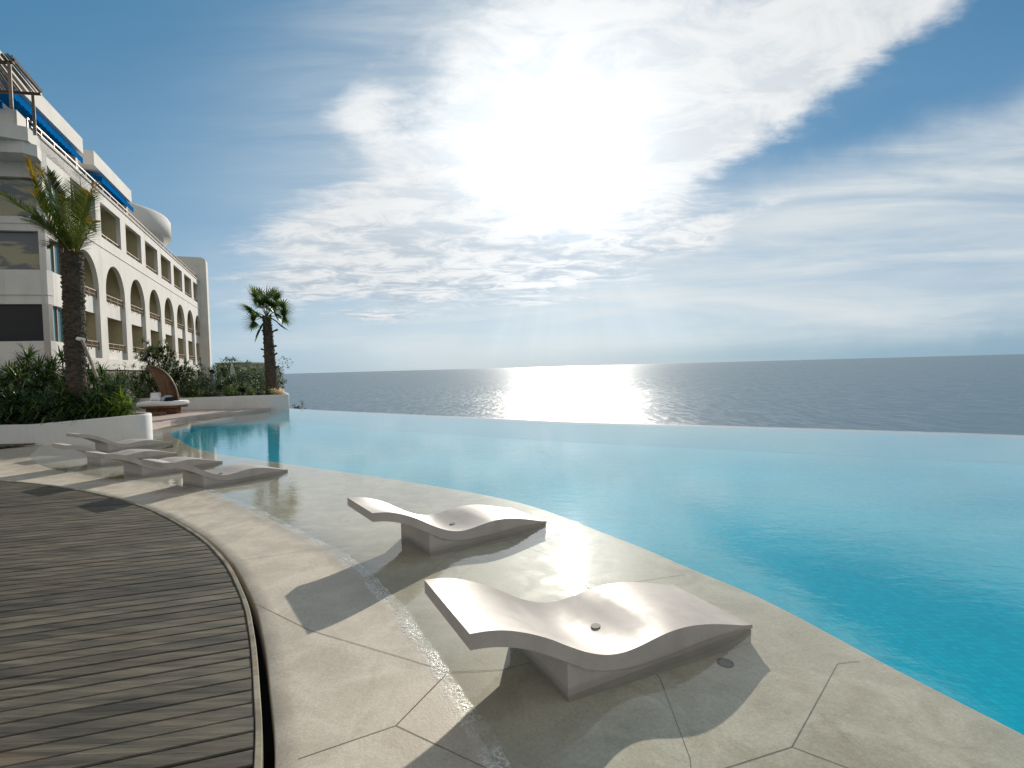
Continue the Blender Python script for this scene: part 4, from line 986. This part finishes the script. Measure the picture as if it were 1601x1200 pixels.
# slatted timber pergola over the corner terrace
pg = empty('pergola', (pxat(57, 205, 20.3).x, 20.3, 11.56)); tag(pg, 'slatted timber pergola on slender posts over the near roof terrace corner', 'pergola')
Zr = 13.25
def atz(px, py, z):
    rr = F_ * 800 + R_ * (px - 800.5) - U_ * (py - 600); k = (z - CAM_H) / rr.z; return Vector((rr.x * k, rr.y * k, z))
nL, nR, fL, fR = atz(-160, 88, Zr), atz(21, 92, Zr), atz(-160, 128, Zr), atz(64, 142, Zr)
bm = bmesh.new()
for a_, b_ in ((nL, nR), (fL, fR)): add_tube(bm, [a_ - Vector((0, 0, .12)), b_ - Vector((0, 0, .12))], .06, 6)
add_tube(bm, [nR + Vector((0, 0, -.03)), fR + Vector((0, 0, -.03))], .045, 6)
link('beam', bm2(bm, 'beam'), 'warm_wood', pg, world=True)
bm = bmesh.new(); rr_ = random.Random(2)
for k in range(46):
    f = k / 45; a_, b_ = nR.lerp(nL, f), fR.lerp(fL, f); dd = (b_ - a_).normalized()
    j = Vector((rr_.uniform(-.02, .02), 0, rr_.uniform(0, .03))); add_tube(bm, [a_ - dd * rr_.uniform(.15, .35) + j, b_ + dd * rr_.uniform(.05, .22) + j], .034, 5)
link('slats', bm2(bm, 'slats'), 'grey_wood', pg, world=True)
for px, py, top in ((16.5, 156, nR), (57, 206, fR)):
    bm = bmesh.new(); q_ = nR.lerp(nL, .04) if top is nR else fR.lerp(fL, .06); add_tube(bm, [(q_.x, q_.y, 11.5), (q_.x, q_.y, Zr - .12)], .055, 8); link('post', bm2(bm, 'post'), 'grey_wood', pg, world=True)

# ---------------------------------------------------------------- daybed with a timber shell
db = empty('daybed', (-14.75, 21.6, .10), R(8)); tag(db, 'round-ended timber daybed with a white mattress and curved wooden shell at the poolside', 'daybed')
def slab(name, rx, ry, z0, z1, mt, parent, c_=(0, 0), p=2.6, bev=.05):
    bm = bmesh.new(); pts = []
    for k in range(40):
        a = k * math.pi / 20; ca, sa = math.cos(a), math.sin(a); pts.append((c_[0] + rx * math.copysign(abs(ca) ** (2 / p), ca), c_[1] + ry * math.copysign(abs(sa) ** (2 / p), sa)))
    add_prism(bm, pts, z0, z1); es = [e_ for e_ in bm.edges if abs(e_.verts[0].co.z - e_.verts[1].co.z) < 1e-5 and e_.verts[0].co.z > z0 + 1e-4]
    bmesh.ops.bevel(bm, geom=es, offset=bev, segments=3, affect='EDGES')
    return link(name, bm2(bm, name), mt, parent, smooth=True)
slab('mattress', .92, .75, .36, .52, 'fabric_white', db)
slab('platform', .87, .70, .26, .355, 'warm_wood', db, bev=.02); slab('plinth', .62, .45, .0, .255, 'warm_wood', db, bev=.02)
# curved shell: a tall crescent of timber slats leaning over the bed
bm = bmesh.new(); k_ = 21.7 / 800; cx_ = 262.5
OUT = spline([(236, 558), (247, 559.5), (259, 566), (269, 577), (276, 592), (279, 606), (279.5, 622)], 5); INN = spline([(236, 558.6), (242, 566), (248, 576), (252, 587), (255, 598), (257, 610), (258, 622)], 5)
T1, T2 = [], []
for i, (p, q) in enumerate(zip(OUT, INN)):
    f = i / (len(OUT) - 1); ra, rb = [], []
    for j in range(7):
        g = j / 6; v = p * (1 - g) + q * g; x = (v[0] - cx_) * k_; z = (618.5 - v[1]) * k_ + .40 ; y = .30 + .32 * math.sin(g * math.pi) * f ** .5 - .35 * (1 - f) * g
        ra.append(bm.verts.new((x, y, z))); rb.append(bm.verts.new((x + .02, y + .045, z)))
    T1.append(ra); T2.append(rb)
for i in range(len(T1) - 1):
    for k in range(6):
        bm.faces.new((T1[i][k], T1[i][k + 1], T1[i + 1][k + 1], T1[i + 1][k])).smooth = True; bm.faces.new((T2[i][k], T2[i + 1][k], T2[i + 1][k + 1], T2[i][k + 1])).smooth = True
    for k in (0, 6): bm.faces.new((T1[i][k], T1[i + 1][k], T2[i + 1][k], T2[i][k]))
for i in (0, -1):
    for k in range(6): bm.faces.new((T1[i][k], T2[i][k], T2[i][k + 1], T1[i][k + 1]))
shell_o = link('shell', bm2(bm, 'shell'), 'warm_wood', db)
bm = bmesh.new(); add_tube(bm, [((p[0] - cx_) * k_, .28, (618.5 - p[1]) * k_ + .40) for p in OUT], .028, 6); link('rim', bm2(bm, 'rim'), 'edge_wood', shell_o)
def cushion(loc, rz, tilt, size, mt, label, grp=None):
    bm = bmesh.new(); n = 12; A, B = [], []
    for i in range(n + 1):
        ra, rb = [], []
        for j in range(n + 1):
            x, y = -1 + 2 * i / n, -1 + 2 * j / n; e_ = (1 - x ** 4) * (1 - y ** 4); pin = 1 - .10 * (1 - abs(x) ** 2) * (abs(y) ** 3) ; pin2 = 1 - .10 * (1 - abs(y) ** 2) * (abs(x) ** 3)
            h = .10 * e_ ** .5 + .004; X_, Y_ = x * size * pin2 / 2, y * size * pin / 2
            ra.append(bm.verts.new((X_, h, Y_ + size / 2))); rb.append(bm.verts.new((X_, -h, Y_ + size / 2)))
        A.append(ra); B.append(rb)
    for i in range(n):
        for j in range(n): bm.faces.new((A[i][j], A[i][j + 1], A[i + 1][j + 1], A[i + 1][j])); bm.faces.new((B[i][j], B[i + 1][j], B[i + 1][j + 1], B[i][j + 1]))
    for i in range(n):
        for q in (0, n):
            bm.faces.new((A[i][q], A[i + 1][q], B[i + 1][q], B[i][q])); bm.faces.new((A[q][i], B[q][i], B[q][i + 1], A[q][i + 1]))
    bmesh.ops.transform(bm, matrix=Matrix.Rotation(tilt, 4, 'X'), verts=bm.verts)
    o = link('cushion', bm2(bm, 'cushion'), mt, None, smooth=True); o.location = loc; o.rotation_euler = (0, 0, rz); tag(o, label, 'cushion', grp); return o
cushion((-15.2, 21.75, .63), R(20), R(-35), .42, 'fabric_white', 'large white square cushion leaning on the left of the daybed')
cushion((-14.8, 21.65, .63), R(-12), R(-62), .40, 'fabric_grey', 'small grey cushion lying right of the white cushion on the daybed')
cushion((-14.45, 21.5, .63), R(30), R(-78), .36, 'dark_cloth', 'small dark cushion lying nearest the wooden shell of the daybed')
st = box('timber_step', (-14.9, 20.6, .16), (1.5, .5, .12), 'warm_wood', None, rz=R(8), bev=.01, world=False); tag(st, 'low reddish timber step on the walk in front of the daybed', 'step')

# ---------------------------------------------------------------- parasol, people, far buildings
pr_ = empty('closed_parasol', (-17.45, 32.0, .1)); tag(pr_, 'closed white parasol standing among the garden shrubs', 'parasol')
bm = bmesh.new(); add_tube(bm, [(0, 0, 0), (0, 0, 2.25)], .025, 8); link('pole', bm2(bm, 'pole'), 'grey_wood', pr_)
bm = bmesh.new(); rings = []
for f in np.linspace(0, 1, 9):
    rr = .03 + .20 * (1 - f) ** .8 + (.02 if f == 0 else 0)
    rings.append([bm.verts.new((rr * (1 + .22 * math.cos(k * math.pi / 2 * 1.0 * 2)) * math.cos(k * math.pi / 8), rr * (1 + .22 * math.cos(k * math.pi)) * math.sin(k * math.pi / 8), .75 + 1.5 * f)) for k in range(16)])
for A, B in zip(rings, rings[1:]):
    for k in range(16): bm.faces.new((A[k], A[(k + 1) % 16], B[(k + 1) % 16], B[k]))
bm.faces.new(rings[-1]); bm.faces.new(rings[0][::-1])
link('canopy', bm2(bm, 'canopy'), 'fabric_white', pr_)

def person(loc, rz, label, top_m, leg_m, hat=False, bend=0.0):
    t = empty('person', loc, rz); tag(t, label, 'person')
    # skeleton: x right, y forward (facing +y), z up
    J = {'pel': (0, 0, .93, .135), 'wst': (0, .01 + bend * .05, 1.08, .12), 'chs': (0, .02 + bend * .15, 1.30, .15), 'nck': (0, .02 + bend * .25, 1.47, .06), 'hd0': (0, .04 + bend * .28, 1.56, .075), 'hd1': (0, .05 + bend * .3, 1.66, .095), 'hd2': (0, .04 + bend * .3, 1.74, .06)}
    for s_, q in ((-1, 'l'), (1, 'r')):
        J.update({'sh' + q: (.17 * s_, .02 + bend * .2, 1.40, .06), 'el' + q: (.24 * s_, .03 + bend * .25, 1.13, .043), 'wr' + q: (.23 * s_, .14 + bend * .3, .92, .030), 'ha' + q: (.225 * s_, .17 + bend * .3, .84, .036),
                  'hp' + q: (.09 * s_, 0, .86, .09), 'kn' + q: (.10 * s_, .03, .49, .06), 'an' + q: (.10 * s_, -.02, .09, .042), 'to' + q: (.115 * s_, .13, .04, .036)})
    E = [('pel', 'wst'), ('wst', 'chs'), ('chs', 'nck'), ('nck', 'hd0'), ('hd0', 'hd1'), ('hd1', 'hd2')]
    for q in 'lr': E += [('chs', 'sh' + q), ('sh' + q, 'el' + q), ('el' + q, 'wr' + q), ('wr' + q, 'ha' + q), ('pel', 'hp' + q), ('hp' + q, 'kn' + q), ('kn' + q, 'an' + q), ('an' + q, 'to' + q)]
    keys = list(J); me = bpy.data.meshes.new('body'); me.from_pydata([J[k][:3] for k in keys], [(keys.index(a), keys.index(b)) for a, b in E], []); me.update()
    o = bpy.data.objects.new('body_rig', me); C.objects.link(o)
    md = o.modifiers.new('Skin', 'SKIN'); md.use_smooth_shade = True
    for k, v in zip(keys, me.skin_vertices[0].data): v.radius = (J[k][3], J[k][3] * (.72 if k in ('chs', 'wst', 'pel') else 1)); v.use_root = (k == 'pel')
    o.modifiers.new('Sub', 'SUBSURF').levels = 1; o.modifiers['Sub'].render_levels = 1
    dg = bpy.context.evaluated_depsgraph_get(); me2 = bpy.data.meshes.new_from_object(o.evaluated_get(dg)); bpy.data.objects.remove(o)
    me2.materials.clear()
    for mm in ('skin', top_m, leg_m): me2.materials.append(M(mm))
    for p in me2.polygons:
        c_ = p.center; p.material_index = 0 if c_.z > 1.50 or (abs(c_.x) > .19 and c_.z < .93) else (1 if c_.z > .92 else 2); p.use_smooth = True
    body = link('body', me2, None, t)
    hx = J['hd1']; bm = bmesh.new(); g = bmesh.ops.create_icosphere(bm, subdivisions=3, radius=.108)
    bmesh.ops.delete(bm, geom=[v for v in bm.verts if v.co.z < -.02 and v.co.y > -.03 or v.co.z < -.07], context='VERTS')
    bmesh.ops.translate(bm, vec=(hx[0], hx[1] - .012, hx[2] + .025), verts=bm.verts); link('hair', bm2(bm, 'hair'), 'hair', t, smooth=True)
    if hat:
        bm = bmesh.new(); bmesh.ops.create_cone(bm, cap_ends=True, segments=24, radius1=.21, radius2=.19, depth=.015); g = bmesh.ops.create_cone(bm, cap_ends=True, segments=24, radius1=.12, radius2=.10, depth=.11); bmesh.ops.translate(bm, vec=(0, 0, .06), verts=g['verts'])
        bmesh.ops.translate(bm, vec=(hx[0], hx[1], hx[2] + .06), verts=bm.verts); link('hat', bm2(bm, 'hat'), 'dark_cloth', t)
    return t
person((-21.0, 37.4, .72), R(200), 'person in dark clothes standing high behind the shrubs near the closed parasol', 'dark_cloth', 'dark_cloth')
person((-15.1, 25.9, .12), R(120), 'person in grey clothes and a dark brimmed hat beside the hotel end wall', 'grey_cloth', 'grey_cloth', hat=True)
# mound the dark figure stands on
bm = bmesh.new(); g = bmesh.ops.create_icosphere(bm, subdivisions=4, radius=1); 
for v in bm.verts: v.co = Vector((v.co.x * 2.6, v.co.y * 2.6, v.co.z * .72)) * (1 + .0 * v.co.x)
bmesh.ops.translate(bm, vec=(-21.2, 37.6, .02), verts=bm.verts); o = link('hill', bm2(bm, 'hill'), 'garden_ground', smooth=True); tag(o, kind='structure')
def far_block(blocks, label, Yd):
    x0, y0 = pxat(blocks[0][0], 590, Yd).x, Yd; t = empty('far_house', (x0, y0, -.5)); tag(t, label, 'house')
    for xa, xb, ytop, dep, mt_ in blocks:
        a_, b_ = pxat(xa, ytop, Yd + dep), pxat(xb, ytop, Yd + dep)
        w_ = box('wall', ((a_.x + b_.x) / 2, Yd + dep + 4, (a_.z - 1) / 2), (b_.x - a_.x, 8, a_.z + 1), mt_, t)
        bm = bmesh.new(); add_box(bm, ((a_.x + b_.x) / 2, Yd + dep + 4, a_.z + .1), (b_.x - a_.x + .3, 8.3, .2)); link('roof', bm2(bm, 'roof'), 'far_wall', t, world=True)
        bm = bmesh.new(); n_ = max(1, int((b_.x - a_.x) / 1.6))
        for k in range(n_): add_box(bm, (a_.x + (k + .5) * (b_.x - a_.x) / n_, Yd + dep - .01, a_.z - .9), (.7, .06, .9))
        link('windows', bm2(bm, 'win'), 'window_glass', w_, world=True)
far_block([(338, 378, 569, 0, 'far_wall'), (378, 400, 576.5, 3, 'far_wall')], 'distant flat-roofed olive grey building behind the garden shrubs', 72)
far_block([(366, 381, 588, 0, 'stucco')], 'low white garden building between the parasol and the fan palm', 50)
